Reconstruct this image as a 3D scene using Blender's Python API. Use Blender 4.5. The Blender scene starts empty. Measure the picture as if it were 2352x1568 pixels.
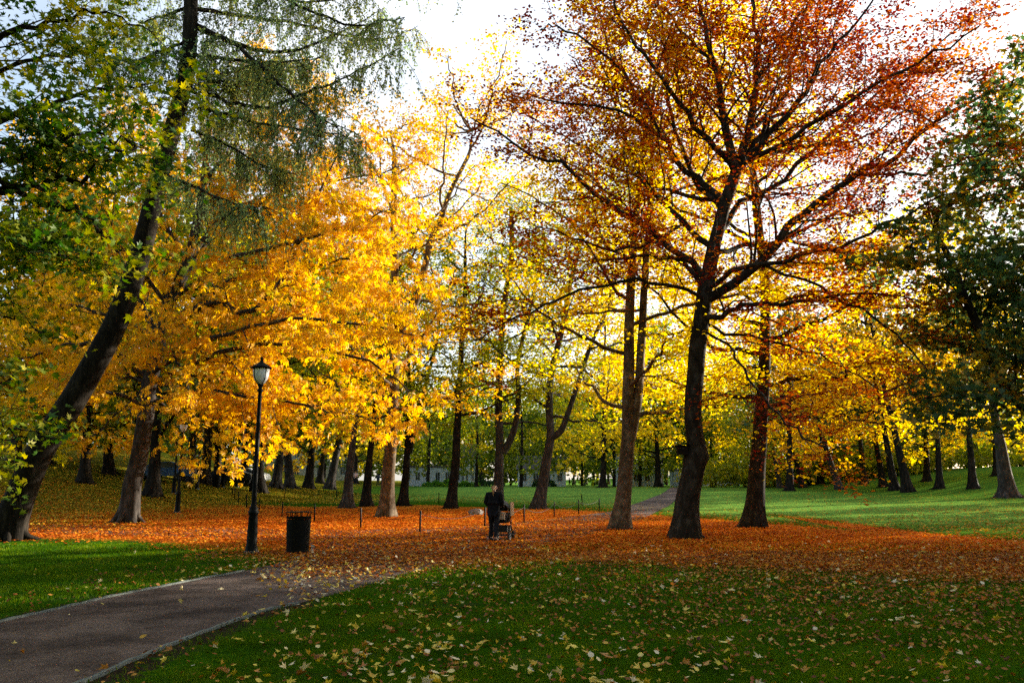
import bpy, bmesh, math, random
import numpy as np
from mathutils import Vector, Matrix
R = math.radians
rng = np.random.default_rng(7)
random.seed(7)
S = bpy.context.scene
COL = S.collection
# ---------------------------------------------------------------- camera
H = 1.8; F = 2352 * 28 / 36.0; PITCH = math.atan(321 / F)
cam = bpy.data.objects.new('camera', bpy.data.cameras.new('camera')); COL.objects.link(cam)
cam.location = (0, 0, H); cam.rotation_euler = (math.pi / 2 + PITCH, 0, 0)
cam.data.lens = 28; cam.data.sensor_width = 36; cam.data.clip_end = 3000; cam.data.clip_start = 0.05
S.camera = cam
# ---------------------------------------------------------------- sky, sun, exposure
SUN_AZ, SUN_EL = R(57), R(12)          # azimuth to the right of +Y
w = bpy.data.worlds.new('World'); S.world = w; w.use_nodes = True
nt = w.node_tree
sky = nt.nodes.new('ShaderNodeTexSky'); sky.sky_type = 'NISHITA'; sky.sun_disc = False
sky.sun_elevation = SUN_EL; sky.sun_rotation = SUN_AZ
sky.air_density = 1.0; sky.dust_density = 2.5; sky.ozone_density = 1.5
# thin bright high cloud veil over the blue
tcw = nt.nodes.new('ShaderNodeTexCoord'); nzw = nt.nodes.new('ShaderNodeTexNoise'); nzw.inputs['Scale'].default_value = 2.2; nzw.inputs['Detail'].default_value = 4
nt.links.new(tcw.outputs['Generated'], nzw.inputs['Vector'])
rpw = nt.nodes.new('ShaderNodeValToRGB'); rpw.color_ramp.elements[0].position = .40; rpw.color_ramp.elements[1].position = .66
rpw.color_ramp.elements[0].color = (.30, .30, .30, 1); rpw.color_ramp.elements[1].color = (.85, .85, .85, 1)
nt.links.new(nzw.outputs['Fac'], rpw.inputs[0])
mxw = nt.nodes.new('ShaderNodeMix'); mxw.data_type = 'RGBA'; nt.links.new(rpw.outputs[0], mxw.inputs[0]); nt.links.new(sky.outputs[0], mxw.inputs[6]); mxw.inputs[7].default_value = (3.6, 3.7, 3.8, 1)
# the veil is thicker on the sun's side
dpw = nt.nodes.new('ShaderNodeVectorMath'); dpw.operation = 'DOT_PRODUCT'; nt.links.new(tcw.outputs['Generated'], dpw.inputs[0]); dpw.inputs[1].default_value = (math.sin(R(25)), math.cos(R(25)), 0)
mrw = nt.nodes.new('ShaderNodeMapRange'); mrw.inputs[1].default_value = .35; mrw.inputs[2].default_value = .85; nt.links.new(dpw.outputs['Value'], mrw.inputs[0])
mrw.inputs[3].default_value = .35; mrw.inputs[4].default_value = 1.25
muw = nt.nodes.new('ShaderNodeMath'); muw.operation = 'MULTIPLY'; muw.use_clamp = True; nt.links.new(rpw.outputs[0], muw.inputs[0]); nt.links.new(mrw.outputs[0], muw.inputs[1]); nt.links.new(muw.outputs[0], mxw.inputs[0])
nt.links.new(mxw.outputs[2], nt.nodes['Background'].inputs[0])
nt.nodes['Background'].inputs[1].default_value = 0.11
sd = bpy.data.lights.new('sun', 'SUN'); sd.energy = 5.0; sd.angle = R(0.6); sd.color = (1.0, 0.90, 0.72)
sun = bpy.data.objects.new('sun', sd); COL.objects.link(sun)
SD = Vector((math.sin(SUN_AZ) * math.cos(SUN_EL), math.cos(SUN_AZ) * math.cos(SUN_EL), math.sin(SUN_EL)))
sun.rotation_euler = SD.to_track_quat('Z', 'Y').to_euler(); sun.location = (60, 40, 60)
S.view_settings.view_transform = 'Standard'; S.view_settings.look = 'None'
S.view_settings.exposure = 1.95; S.view_settings.gamma = 1.0
cy = S.cycles
cy.max_bounces = 6; cy.diffuse_bounces = 3; cy.glossy_bounces = 2; cy.transmission_bounces = 5
cy.transparent_max_bounces = 8; cy.caustics_reflective = False; cy.caustics_refractive = False
cy.use_adaptive_sampling = True; cy.adaptive_threshold = 0.02; cy.use_denoising = False; cy.denoiser = 'OPENIMAGEDENOISE'; cy.denoising_input_passes = 'RGB_ALBEDO_NORMAL'; cy.denoising_prefilter = 'ACCURATE'; cy.sample_clamp_indirect = 4

# ---------------------------------------------------------------- pixel and terrain helpers
def sm(a, b, x):
    t = np.clip((np.asarray(x, float) - a) / (b - a), 0, 1); return t * t * (3 - 2 * t)
def hz(x, y):
    x = np.asarray(x, float); y = np.asarray(y, float)
    h = 0.9 * sm(42, 112, y)
    h = h + 4.6 * sm(-13, -44, x) * sm(26, 62, y) * (1 - 0.75 * sm(85, 150, y))
    h = h + 2.8 * sm(38, 66, x) * sm(56, 84, y)
    return h + 0.05 * np.sin(x * .31) * np.cos(y * .23) * sm(20, 34, y)
cp, sp_ = math.cos(PITCH), math.sin(PITCH)
def ray(u, v):
    a = (u - 1176) / F; b = (784 - v) / F
    return np.array([a, cp - b * sp_, sp_ + b * cp])
def T(u, v, Y):
    d = ray(u, v); return d * (Y / d[1]) + np.array([0, 0, H])
def G(u, v):
    d = ray(u, v); d = d / d[1]; y = 4.0
    while y < 320:
        if H + d[2] * y <= hz(d[0] * y, y): break
        y += 0.05 if y < 60 else 0.25
    return np.array([d[0] * y, y, float(hz(d[0] * y, y))])

# ---------------------------------------------------------------- object helpers
def tag(o, label=None, cat=None, group=None, kind=None):
    if label: o['label'] = label
    if cat: o['category'] = cat
    if group: o['group'] = group
    if kind: o['kind'] = kind
    return o
def thing(name, label, cat, loc=(0, 0, 0), rz=0, group=None):
    o = bpy.data.objects.new(name, None); COL.objects.link(o); o.empty_display_size = .2
    o.location = [float(c) for c in loc]; o.rotation_euler = (0, 0, rz)
    return tag(o, label, cat, group)
def npmesh(name, blocks, mats):
    """blocks: list of (V n*3, F m*k, material index, smooth)"""
    me = bpy.data.meshes.new(name); off = 0; Vs = []; L = []; ls = []; lt = []; mi = []; smo = []; lo = 0
    for V, Fc, m, s in blocks:
        V = np.asarray(V, np.float32).reshape(-1, 3); Fc = np.asarray(Fc, np.int32)
        if len(Fc) == 0: continue
        k = Fc.shape[1]; n = len(Fc)
        Vs.append(V); L.append((Fc + off).ravel()); ls.append(lo + np.arange(n) * k); lt.append(np.full(n, k))
        mi.append(np.full(n, m)); smo.append(np.full(n, s)); off += len(V); lo += n * k
    V = np.concatenate(Vs); L = np.concatenate(L); ls = np.concatenate(ls)
    me.vertices.add(len(V)); me.vertices.foreach_set('co', V.ravel())
    me.loops.add(len(L)); me.loops.foreach_set('vertex_index', L.astype(np.int32))
    me.polygons.add(len(ls)); me.polygons.foreach_set('loop_start', ls.astype(np.int32))
    try: me.polygons.foreach_set('loop_total', np.concatenate(lt).astype(np.int32))
    except Exception: pass
    me.polygons.foreach_set('material_index', np.concatenate(mi).astype(np.int32))
    me.polygons.foreach_set('use_smooth', np.concatenate(smo).astype(bool))
    for m in mats: me.materials.append(m)
    me.update(calc_edges=True); me.validate()
    return me
def link(name, me, parent=None, loc=None, kind=None):
    o = bpy.data.objects.new(name, me); COL.objects.link(o)
    if parent is not None: o.parent = parent
    if loc is not None: o.location = [float(c) for c in loc]
    if kind: o['kind'] = kind
    return o
def part(name, blocks, mat, parent=None, kind=None, loc=None):
    mats = mat if isinstance(mat, list) else [mat]
    return link(name, npmesh(name, blocks, mats), parent, loc, kind)
def copy_tree(o, parent=None):
    c = o.copy(); COL.objects.link(c)
    if parent is not None: c.parent = parent
    for ch in list(o.children): copy_tree(ch, c)
    return c
# shapes -> blocks
def box(x0, x1, y0, y1, z0, z1, m=0):
    V = [(x0, y0, z0), (x1, y0, z0), (x1, y1, z0), (x0, y1, z0), (x0, y0, z1), (x1, y0, z1), (x1, y1, z1), (x0, y1, z1)]
    return (V, [(0, 3, 2, 1), (4, 5, 6, 7), (0, 1, 5, 4), (1, 2, 6, 5), (2, 3, 7, 6), (3, 0, 4, 7)], m, False)
def rotblock(b, ang, c=(0, 0, 0), axis='Z'):
    M = np.array(Matrix.Rotation(ang, 3, axis)); V = (np.asarray(b[0], float) - c) @ M.T + c
    return (V, b[1], b[2], b[3])
def lathe(prof, n=20, c=(0, 0, 0), m=0, smooth=True, cap=True):
    a = np.linspace(0, 2 * math.pi, n, endpoint=False); V = []; Fc = []
    for r, z in prof:
        V.append(np.stack([c[0] + r * np.cos(a), c[1] + r * np.sin(a), np.full(n, c[2] + z)], 1))
    for i in range(len(prof) - 1):
        for j in range(n):
            k = (j + 1) % n; Fc.append((i * n + j, i * n + k, (i + 1) * n + k, (i + 1) * n + j))
    return (np.concatenate(V), Fc, m, smooth)
def tube(pts, rad, n=8, m=0, lobes=None, smooth=True):
    P = np.asarray(pts, float); K = len(P); rad = np.broadcast_to(np.asarray(rad, float), (K,))
    t = np.gradient(P, axis=0); t /= np.linalg.norm(t, axis=1)[:, None] + 1e-9
    md = np.abs(t.mean(0)); ref = np.zeros(3); ref[int(np.argmin(md))] = 1
    n1 = np.cross(t, ref); n1 /= np.linalg.norm(n1, axis=1)[:, None] + 1e-9
    n2 = np.cross(t, n1); a = np.linspace(0, 2 * math.pi, n, endpoint=False)
    rr = rad[:, None] * np.ones((1, n))
    if lobes is not None: rr = rr * lobes(np.arange(K)[:, None] * np.ones((1, n)), a[None, :] * np.ones((K, 1)))
    V = P[:, None, :] + rr[..., None] * (np.cos(a)[None, :, None] * n1[:, None, :] + np.sin(a)[None, :, None] * n2[:, None, :])
    i = np.arange(K - 1)[:, None] * n; j = np.arange(n)[None, :]; k = (j + 1) % n
    Fc = np.stack([i + j, i + k, i + n + k, i + n + j], -1).reshape(-1, 4)
    return (V.reshape(-1, 3), Fc, m, smooth)
def capped(pts, r, n=8, m=0):
    P = np.asarray(pts, float); r = np.broadcast_to(np.asarray(r, float), (len(P),))
    P = np.concatenate([P[:1] + (P[0] - P[1]) * 1e-3, P, P[-1:] + (P[-1] - P[-2]) * 1e-3]); r = np.concatenate([[1e-4], r, [1e-4]])
    return tube(P, r, n, m)
def resample(P, n):
    """Catmull-Rom through the points, n samples"""
    P = np.asarray(P, float)
    if len(P) == 2: return P[0] + (P[1] - P[0]) * np.linspace(0, 1, n)[:, None]
    Q = np.concatenate([[2 * P[0] - P[1]], P, [2 * P[-1] - P[-2]]]); s = np.linspace(0, len(P) - 1 - 1e-6, n)
    i = s.astype(int); t = (s - i)[:, None]; a, b, c, d = Q[i], Q[i + 1], Q[i + 2], Q[i + 3]
    return 0.5 * (2 * b + (c - a) * t + (2 * a - 5 * b + 4 * c - d) * t ** 2 + (3 * b - a - 3 * c + d) * t ** 3)

# ---------------------------------------------------------------- materials
def mat(name):
    m = bpy.data.materials.new(name); m.use_nodes = True; n = m.node_tree
    n.nodes.clear(); out = n.nodes.new('ShaderNodeOutputMaterial'); return m, n, out
def N(n, t, **kw):
    x = n.nodes.new(t)
    for k, v in kw.items(): setattr(x, k, v)
    return x
def ramp(n, fac, stops, interp='LINEAR'):
    r = N(n, 'ShaderNodeValToRGB'); r.color_ramp.interpolation = interp; e = r.color_ramp.elements
    while len(e) < len(stops): e.new(0.5)
    for i, (p, c) in enumerate(stops):
        e[i].position = p; e[i].color = (c[0], c[1], c[2], 1)
    n.links.new(fac, r.inputs[0]); return r.outputs[0]
def noise(n, scale, detail=3, vec=None, rough=.55):
    x = N(n, 'ShaderNodeTexNoise'); x.inputs['Scale'].default_value = scale; x.inputs['Detail'].default_value = detail
    x.inputs['Roughness'].default_value = rough
    if vec is not None: n.links.new(vec, x.inputs['Vector'])
    return x.outputs['Fac']
def math_(n, op, a, b):
    x = N(n, 'ShaderNodeMath', operation=op)
    for i, q in enumerate((a, b)):
        if isinstance(q, (int, float)): x.inputs[i].default_value = q
        else: n.links.new(q, x.inputs[i])
    return x.outputs[0]
def mixc(n, f, a, b, blend='MIX'):
    x = N(n, 'ShaderNodeMix', data_type='RGBA', blend_type=blend)
    for s, q in ((x.inputs[0], f), (x.inputs[6], a), (x.inputs[7], b)):
        if isinstance(q, (int, float)): s.default_value = q
        elif isinstance(q, tuple): s.default_value = (q[0], q[1], q[2], 1)
        else: n.links.new(q, s)
    return x.outputs[2]
def leaf_mat(name, stops, trans=0.5, boost=1.5, gloss=.02, clump=.6, spread=.45):
    m, n, out = mat(name)
    g = N(n, 'ShaderNodeNewGeometry'); tc = N(n, 'ShaderNodeNewGeometry')
    nz = noise(n, clump, 2, tc.outputs['Position'])
    f = math_(n, 'ADD', math_(n, 'MULTIPLY', g.outputs['Random Per Island'], spread),
              math_(n, 'MULTIPLY', math_(n, 'SUBTRACT', nz, 0.25), (1 - spread) * 2))
    c = ramp(n, f, stops)
    d = N(n, 'ShaderNodeBsdfDiffuse'); n.links.new(c, d.inputs[0])
    t = N(n, 'ShaderNodeBsdfTranslucent')
    v = N(n, 'ShaderNodeHueSaturation'); v.inputs['Saturation'].default_value = 1.12; v.inputs['Value'].default_value = boost
    n.links.new(c, v.inputs['Color']); n.links.new(v.outputs[0], t.inputs[0])
    ms = N(n, 'ShaderNodeMixShader'); ms.inputs[0].default_value = trans
    n.links.new(d.outputs[0], ms.inputs[1]); n.links.new(t.outputs[0], ms.inputs[2])
    gl = N(n, 'ShaderNodeBsdfGlossy'); gl.inputs['Roughness'].default_value = .45
    m2 = N(n, 'ShaderNodeMixShader'); m2.inputs[0].default_value = gloss
    n.links.new(ms.outputs[0], m2.inputs[1]); n.links.new(gl.outputs[0], m2.inputs[2])
    n.links.new(m2.outputs[0], out.inputs[0]); return m
def bark_mat(name, c0, c1, c2, scale=6, bump=.5, stretch=.3):
    m, n, out = mat(name); tc = N(n, 'ShaderNodeTexCoord'); mp = N(n, 'ShaderNodeMapping')
    mp.inputs['Scale'].default_value = (1, 1, stretch); n.links.new(tc.outputs['Object'], mp.inputs['Vector'])
    f1 = noise(n, scale, 6, mp.outputs[0], .65); f2 = noise(n, 1.3, 4, tc.outputs['Object'])
    c = ramp(n, f1, [(.32, c0), (.5, c1), (.7, c2)])
    c = mixc(n, ramp(n, f2, [(.45, (0, 0, 0)), (.62, (.6, .6, .6))]), c, tuple(x * .55 for x in c1))
    b = N(n, 'ShaderNodeBsdfPrincipled'); n.links.new(c, b.inputs['Base Color']); b.inputs['Roughness'].default_value = .85
    b.inputs['Specular IOR Level'].default_value = .05
    bp = N(n, 'ShaderNodeBump'); bp.inputs['Strength'].default_value = bump; bp.inputs['Distance'].default_value = .05
    n.links.new(noise(n, scale * 1.7, 5, mp.outputs[0], .7), bp.inputs['Height']); n.links.new(bp.outputs[0], b.inputs['Normal'])
    n.links.new(b.outputs[0], out.inputs[0]); return m
def plain(name, col, rough=.6, metal=0, var=.25, scale=8, spec=.4):
    m, n, out = mat(name); b = N(n, 'ShaderNodeBsdfPrincipled'); tc = N(n, 'ShaderNodeTexCoord')
    c = ramp(n, noise(n, scale, 4, tc.outputs['Object']), [(.3, tuple(x * (1 - var) for x in col)), (.7, tuple(min(1, x * (1 + var)) for x in col))])
    n.links.new(c, b.inputs['Base Color']); b.inputs['Roughness'].default_value = rough; b.inputs['Metallic'].default_value = metal
    b.inputs['Specular IOR Level'].default_value = spec
    n.links.new(b.outputs[0], out.inputs[0]); return m
M = {}
M['copper'] = leaf_mat('copper_beech_leaf', [(0, (.06, .008, .016)), (.34, (.16, .022, .016)), (.52, (.36, .07, .012)), (.72, (.60, .20, .015)), (1, (.70, .40, .02))], .47, 1.35, clump=.22)
M['gold'] = leaf_mat('gold_beech_leaf', [(0, (.42, .24, .010)), (.35, (.64, .43, .012)), (.7, (.76, .60, .02)), (1, (.56, .54, .04))], .6, 1.4)
M['chestnut'] = leaf_mat('chestnut_leaf', [(0, (.12, .13, .01)), (.27, (.32, .26, .012)), (.5, (.62, .33, .012)), (.78, (.74, .46, .016)), (1, (.62, .22, .012))], .56, 1.42, clump=.9, spread=.35)
M['lime'] = leaf_mat('lime_leaf', [(0, (.08, .11, .008)), (.35, (.20, .23, .012)), (.65, (.42, .38, .015)), (1, (.66, .50, .02))], .55, 1.4, clump=.25)
M['olive'] = leaf_mat('olive_leaf', [(0, (.03, .06, .008)), (.4, (.09, .13, .012)), (.7, (.24, .25, .015)), (1, (.5, .42, .02))], .5, 1.35, clump=.12)
M['maple'] = leaf_mat('maple_leaf', [(0, (.012, .05, .012)), (.36, (.045, .11, .012)), (.55, (.20, .24, .014)), (.8, (.52, .42, .02)), (1, (.64, .42, .02))], .45, 1.35, clump=.5)
M['darkmaple'] = leaf_mat('dark_maple_leaf', [(0, (.02, .05, .02)), (.5, (.055, .11, .035)), (.68, (.28, .22, .02)), (.85, (.55, .28, .02)), (1, (.5, .2, .02))], .45, 1.3, clump=.5)  # dark greens: the right-hand crown's shade is put into the leaf colour
M['needle'] = leaf_mat('larch_needle', [(0, (.08, .17, .11)), (.5, (.20, .27, .10)), (1, (.45, .40, .06))], .5, 1.4, clump=.4)
M['amber'] = leaf_mat('amber_leaf', [(0, (.36, .15, .01)), (.4, (.60, .32, .012)), (.75, (.72, .46, .016)), (1, (.45, .38, .02))], .55, 1.4)
M['litter'] = leaf_mat('fallen_beech_leaf', [(0, (.16, .03, .010)), (.32, (.46, .095, .012)), (.65, (.68, .20, .015)), (.9, (.74, .38, .03)), (1, (.7, .55, .2))], .15, 1.1, clump=.7, spread=.6, gloss=.01)
M['brown_litter'] = leaf_mat('fallen_brown_leaf', [(0, (.06, .025, .012)), (.4, (.22, .07, .02)), (.7, (.42, .16, .03)), (.9, (.5, .3, .06)), (1, (.55, .45, .25))], .1, 1.1, clump=.8, spread=.7)
M['fallen'] = leaf_mat('fallen_maple_leaf', [(0, (.20, .06, .02)), (.2, (.46, .20, .03)), (.38, (.62, .40, .04)), (.6, (.70, .56, .05)), (.8, (.70, .58, .30)), (1, (.75, .68, .62))], .15, 1.1, clump=1.5, spread=.85, gloss=.06)
M['yellow_litter'] = leaf_mat('fallen_yellow_leaf', [(0, (.16, .09, .012)), (.4, (.36, .24, .015)), (.8, (.52, .36, .03)), (1, (.5, .16, .02))], .15, 1.1, clump=.4, spread=.7)
M['blade'] = leaf_mat('grass_blade', [(0, (.035, .05, .004)), (.2, (.030, .075, .004)), (.5, (.065, .145, .005)), (.8, (.16, .22, .01)), (1, (.34, .28, .05))], .4, 1.35, clump=.9, spread=.4, gloss=.004)
M['shrub'] = leaf_mat('shrub_leaf', [(0, (.03, .10, .01)), (.5, (.09, .24, .015)), (1, (.25, .40, .02))], .45, 1.3)
M['hedge'] = leaf_mat('hedge_leaf', [(0, (.01, .035, .012)), (.5, (.02, .06, .015)), (1, (.05, .09, .02))], .3, 1.1)
M['bark_dark'] = bark_mat('dark_bark', (.006, .005, .004), (.018, .015, .012), (.045, .037, .03), 7, .8)
M['bark_beech'] = bark_mat('beech_bark', (.010, .008, .006), (.030, .024, .018), (.075, .065, .052), 5, .35, .6)
M['bark_pale'] = bark_mat('pale_bark', (.035, .024, .015), (.11, .082, .055), (.22, .185, .14), 4, .3, .8)
M['bark_mid'] = bark_mat('grey_bark', (.016, .013, .012), (.05, .043, .039), (.11, .098, .09), 6, .6)
M['twig'] = plain('twig_bark', (.035, .025, .018), .9, spec=.1)
M['iron'] = plain('black_painted_iron', (.003, .004, .004), .6, .0, .3, 14, .12)
M['iron_base'] = plain('weathered_iron_base', (.05, .07, .08), .7, 0, .5, 9)
M['opal'] = plain('opal_glass', (.78, .82, .84), .22, 0, .03, 3)
M['stone'] = plain('field_stone', (.20, .19, .18), .9, 0, .4, 6)
M['kerb'] = plain('pale_edging', (.12, .14, .13), .85, 0, .3, 12)
M['black_cloth'] = plain('black_cloth', (.010, .010, .013), .9, 0, .3, 10, .1)
M['dark_trousers'] = plain('dark_trousers', (.014, .015, .02), .9, 0, .3, 10, .1)
M['skin'] = plain('skin', (.50, .30, .22), .55, 0, .08, 10)
M['blonde'] = plain('blonde_hair', (.30, .17, .07), .6, 0, .35, 40)
M['rubber'] = plain('black_rubber', (.012, .012, .012), .8)
M['chrome'] = plain('grey_tube_metal', (.12, .12, .13), .4, .7, .05)
M['grey_cloth'] = plain('grey_cloth', (.16, .16, .15), .9, 0, .1, 20, .1)
M['beige_cloth'] = plain('beige_cloth', (.55, .40, .28), .9, 0, .1, 20, .1)
M['wood'] = plain('old_box_wood', (.012, .009, .008), .85, 0, .3, 12, .1)
M['glass'] = plain('window_glass', (.03, .04, .05), .12, 0, .2, 1, .8)
M['white_wall'] = plain('white_render', (.45, .48, .50), .85, 0, .05, 1)
M['cream_wall'] = plain('cream_render', (.42, .38, .27), .85, 0, .06, 1)
M['roof'] = plain('dark_roof', (.07, .06, .06), .8, 0, .2, 3)
M['blue_paint'] = plain('blue_car_paint', (.05, .12, .30), .3, .2, .04, 1)
M['white_paint'] = plain('white_car_paint', (.75, .77, .8), .3, 0, .03, 1)
M['dark_paint'] = plain('dark_car_paint', (.02, .025, .04), .3, .2, .04, 1)
M['red_cloth'] = plain('rust_cloth', (.35, .06, .03), .9)
M['pink_cloth'] = plain('pale_pink_cloth', (.6, .4, .38), .9)
M['navy_cloth'] = plain('navy_cloth', (.02, .03, .06), .9)

# ---------------------------------------------------------------- ground regions (world space)
def curve(pts): 
    a = np.array([G(u, v)[:2] for u, v in pts]); return a[np.argsort(a[:, 0])]
LO = curve([(0, 1232), (350, 1236), (620, 1268), (760, 1300), (1050, 1292), (1300, 1280), (1700, 1296), (2050, 1312), (2352, 1325)])
HI = curve([(0, 1178), (300, 1172), (600, 1158), (1000, 1158), (1300, 1170), (1480, 1180), (1800, 1186), (1900, 1205), (2050, 1228), (2352, 1246)])
def litter(x, y):
    lo = np.interp(x, LO[:, 0], LO[:, 1]); hi = np.interp(x, HI[:, 0], HI[:, 1])
    wob = np.sin(x * .9 + 2 * np.sin(y * .7)) * np.sin(y * 1.3 + np.sin(x * .6)); d = sm(-3.6 - wob, 1.6 + wob, y - lo) * (.86 + .14 * wob) * (1 - sm(-3.5, 3.0 + 4 * sm(4, 14, x), y - hi + 1.6 * wob))
    right = sm(-2, 7, x) * sm(4, 20, y) * (1 - sm(-1, 4, y - hi)) * .28
    hill = sm(-10, -20, x) * sm(28, 38, y) * .5
    far = .30 * sm(38, 55, y) * sm(8, 30, x) + .12 * (1 - sm(3, 8, y))
    return np.clip(np.maximum.reduce([d, right, hill, far * np.ones_like(d)]), 0, 1)
pathL = [(-260, 1498), (0, 1430), (80, 1412), (170, 1391), (250, 1372), (330, 1356), (400, 1342), (470, 1328), (525, 1319), (560, 1311)]
pathR = [(-80, 1690), (60, 1625), (200, 1566), (300, 1521), (380, 1489), (450, 1461), (520, 1434), (600, 1407), (650, 1394), (685, 1386)]
jL = [(600, 1303), (650, 1290), (700, 1276), (718, 1262), (708, 1250), (660, 1243), (560, 1237), (420, 1232), (250, 1228), (60, 1224), (-120, 1222)]
jT = [(-120, 1202), (100, 1203), (350, 1207), (600, 1213), (800, 1217), (1000, 1212), (1180, 1200), (1300, 1188), (1400, 1176), (1450, 1160), (1500, 1142), (1530, 1128), (1545, 1119)]
jR = [(1572, 1119), (1568, 1128), (1560, 1142), (1535, 1163), (1480, 1190), (1380, 1222), (1280, 1246), (1150, 1268), (1050, 1288), (960, 1310), (850, 1342), (760, 1368)]
def poly_obj(name, pts, z, mats, kind):
    bm = bmesh.new(); vs = [bm.verts.new((p[0], p[1], p[2] + z)) for p in pts]
    f = bm.faces.new(vs); bm.normal_update()
    if f.normal.z < 0: f.normal_flip()
    bmesh.ops.triangulate(bm, faces=bm.faces[:]); me = bpy.data.meshes.new(name); bm.to_mesh(me); bm.free()
    me.materials.append(mats); return link(name, me, kind=kind)
PATH = [G(*p) for p in pathL + jL + jT + jR] + [G(*p) for p in pathR[::-1]]
PP = np.array(PATH)[:, :2]
def inpath(x, y):
    x = np.atleast_1d(np.asarray(x, float)); y = np.atleast_1d(np.asarray(y, float)); c = np.zeros(x.shape, bool)
    n = len(PP)
    for i in range(n):
        x1, y1 = PP[i]; x2, y2 = PP[(i + 1) % n]
        if y1 == y2: continue
        k = ((y1 > y) != (y2 > y)) & (x < (x2 - x1) * (y - y1) / (y2 - y1) + x1); c ^= k
    return c
_E = resample(np.array([G(*p) for p in pathR]), 80)[:, :2]; _E2 = resample(np.array([G(*p) for p in pathL]), 80)[:, :2]
def bare(x, y):
    x = np.asarray(x, float); y = np.asarray(y, float); r = np.zeros(x.shape); k = (y < 22) & (np.abs(x) < 20) & (y > 2)
    q = np.stack([x[k], y[k]], 1); d = np.sqrt(((q[:, None] - _E[None]) ** 2).sum(2)).min(1); d2 = np.sqrt(((q[:, None] - _E2[None]) ** 2).sum(2)).min(1)
    r[k] = np.maximum(.7 * (1 - sm(.15, .75, d)), .62 * (1 - sm(.1, .7, d2))); return r
# ---------------------------------------------------------------- ground sheet
def axis(neg, pos, fine, g):
    a = [0.0]; s = fine
    while a[-1] < pos: a.append(a[-1] + s); s = min(s * g, 12)
    b = [0.0]; s = fine
    while b[-1] > neg: b.append(b[-1] - s); s = min(s * g, 12)
    return np.array(b[::-1][:-1] + a)
gx = axis(-420, 420, .3, 1.012); gy = axis(-60, 900, .35, 1.012)
X, Y = np.meshgrid(gx, gy); Z = hz(X, Y)
V = np.stack([X, Y, Z], -1).reshape(-1, 3); nx, ny = len(gx), len(gy)
i = (np.arange(ny - 1)[:, None] * nx + np.arange(nx - 1)[None, :]).ravel()
gm, n, out = mat('lawn_ground')
def N_yel(n): return N(n, 'ShaderNodeAttribute', attribute_name='yellow_litter').outputs['Fac']
def lawn_light(x, y): return sm(0, 13, y - np.interp(x, HI[:, 0], HI[:, 1]) - 1) * sm(-20, -6, x) * (1 - .65 * sm(12, 45, x) * sm(50, 75, y))  # where light is painted into the far lawn's colour
def yellow(x, y): return np.clip(sm(-13, -22, x) * sm(26, 36, y) + sm(2, 8, y - np.interp(x, HI[:, 0], HI[:, 1])), 0, 1)
at = N(n, 'ShaderNodeAttribute', attribute_name='litter'); geo = N(n, 'ShaderNodeNewGeometry'); P_ = geo.outputs['Position']
g1 = ramp(n, noise(n, 9, 6, P_, .7), [(.3, (.014, .045, .003)), (.55, (.036, .11, .005)), (.75, (.09, .17, .01))])
g2 = ramp(n, noise(n, .35, 4, P_), [(.35, (.6, .75, .5)), (.65, (1.1, 1.1, 1.0))])
grass = mixc(n, 1.0, g1, g2, 'MULTIPLY')
soil = ramp(n, noise(n, 14, 5, P_), [(.3, (.018, .014, .009)), (.7, (.06, .045, .03))])
grass = mixc(n, ramp(n, noise(n, 1.1, 5, P_, .7), [(.52, (0, 0, 0)), (.68, (.75, .75, .75))]), grass, soil)
vor = N(n, 'ShaderNodeTexVoronoi'); vor.inputs['Scale'].default_value = 9; n.links.new(P_, vor.inputs['Vector'])
lc = ramp(n, math_(n, 'ADD', math_(n, 'MULTIPLY', vor.outputs['Distance'], .5), noise(n, 6, 5, P_, .7)), [(.45, (.09, .02, .008)), (.65, (.32, .075, .012)), (.8, (.50, .15, .016)), (1, (.6, .3, .04))])
mask = math_(n, 'GREATER_THAN', math_(n, 'ADD', at.outputs['Fac'], math_(n, 'MULTIPLY', math_(n, 'SUBTRACT', noise(n, 11, 4, P_, .75), .5), 1.3)), .5)
at2 = N(n, 'ShaderNodeAttribute', attribute_name='lit_turf')
turf = ramp(n, noise(n, 2.5, 6, P_, .8), [(.3, (.045, .13, .02)), (.5, (.11, .23, .04)), (.68, (.27, .33, .04))])  # sky light and sun put into a paler, yellower grass colour
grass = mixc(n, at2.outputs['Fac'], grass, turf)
lc2 = ramp(n, noise(n, 5, 5, P_, .8), [(.35, (.09, .075, .01)), (.55, (.26, .19, .02)), (.7, (.48, .32, .03))])
lc = mixc(n, N_yel(n), lc, lc2)
at3 = N(n, 'ShaderNodeAttribute', attribute_name='bare_soil')
sf = math_(n, 'ADD', at3.outputs['Fac'], math_(n, 'MULTIPLY', math_(n, 'SUBTRACT', noise(n, 3.5, 5, P_, .7), .5), 1.2))
grass = mixc(n, ramp(n, sf, [(.42, (0, 0, 0)), (.58, (1, 1, 1))]), grass, soil)
c = mixc(n, mask, grass, lc)
b = N(n, 'ShaderNodeBsdfPrincipled'); n.links.new(c, b.inputs['Base Color']); b.inputs['Roughness'].default_value = 1; b.inputs['Specular IOR Level'].default_value = 0
bp = N(n, 'ShaderNodeBump'); bp.inputs['Strength'].default_value = .8; bp.inputs['Distance'].default_value = .06
n.links.new(noise(n, 16, 5, P_, .75), bp.inputs['Height']); n.links.new(bp.outputs[0], b.inputs['Normal']); n.links.new(b.outputs[0], out.inputs[0])
ground = part('ground', [(V, np.stack([i, i + 1, i + nx + 1, i + nx], 1), 0, True)], gm, kind='structure')
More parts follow.
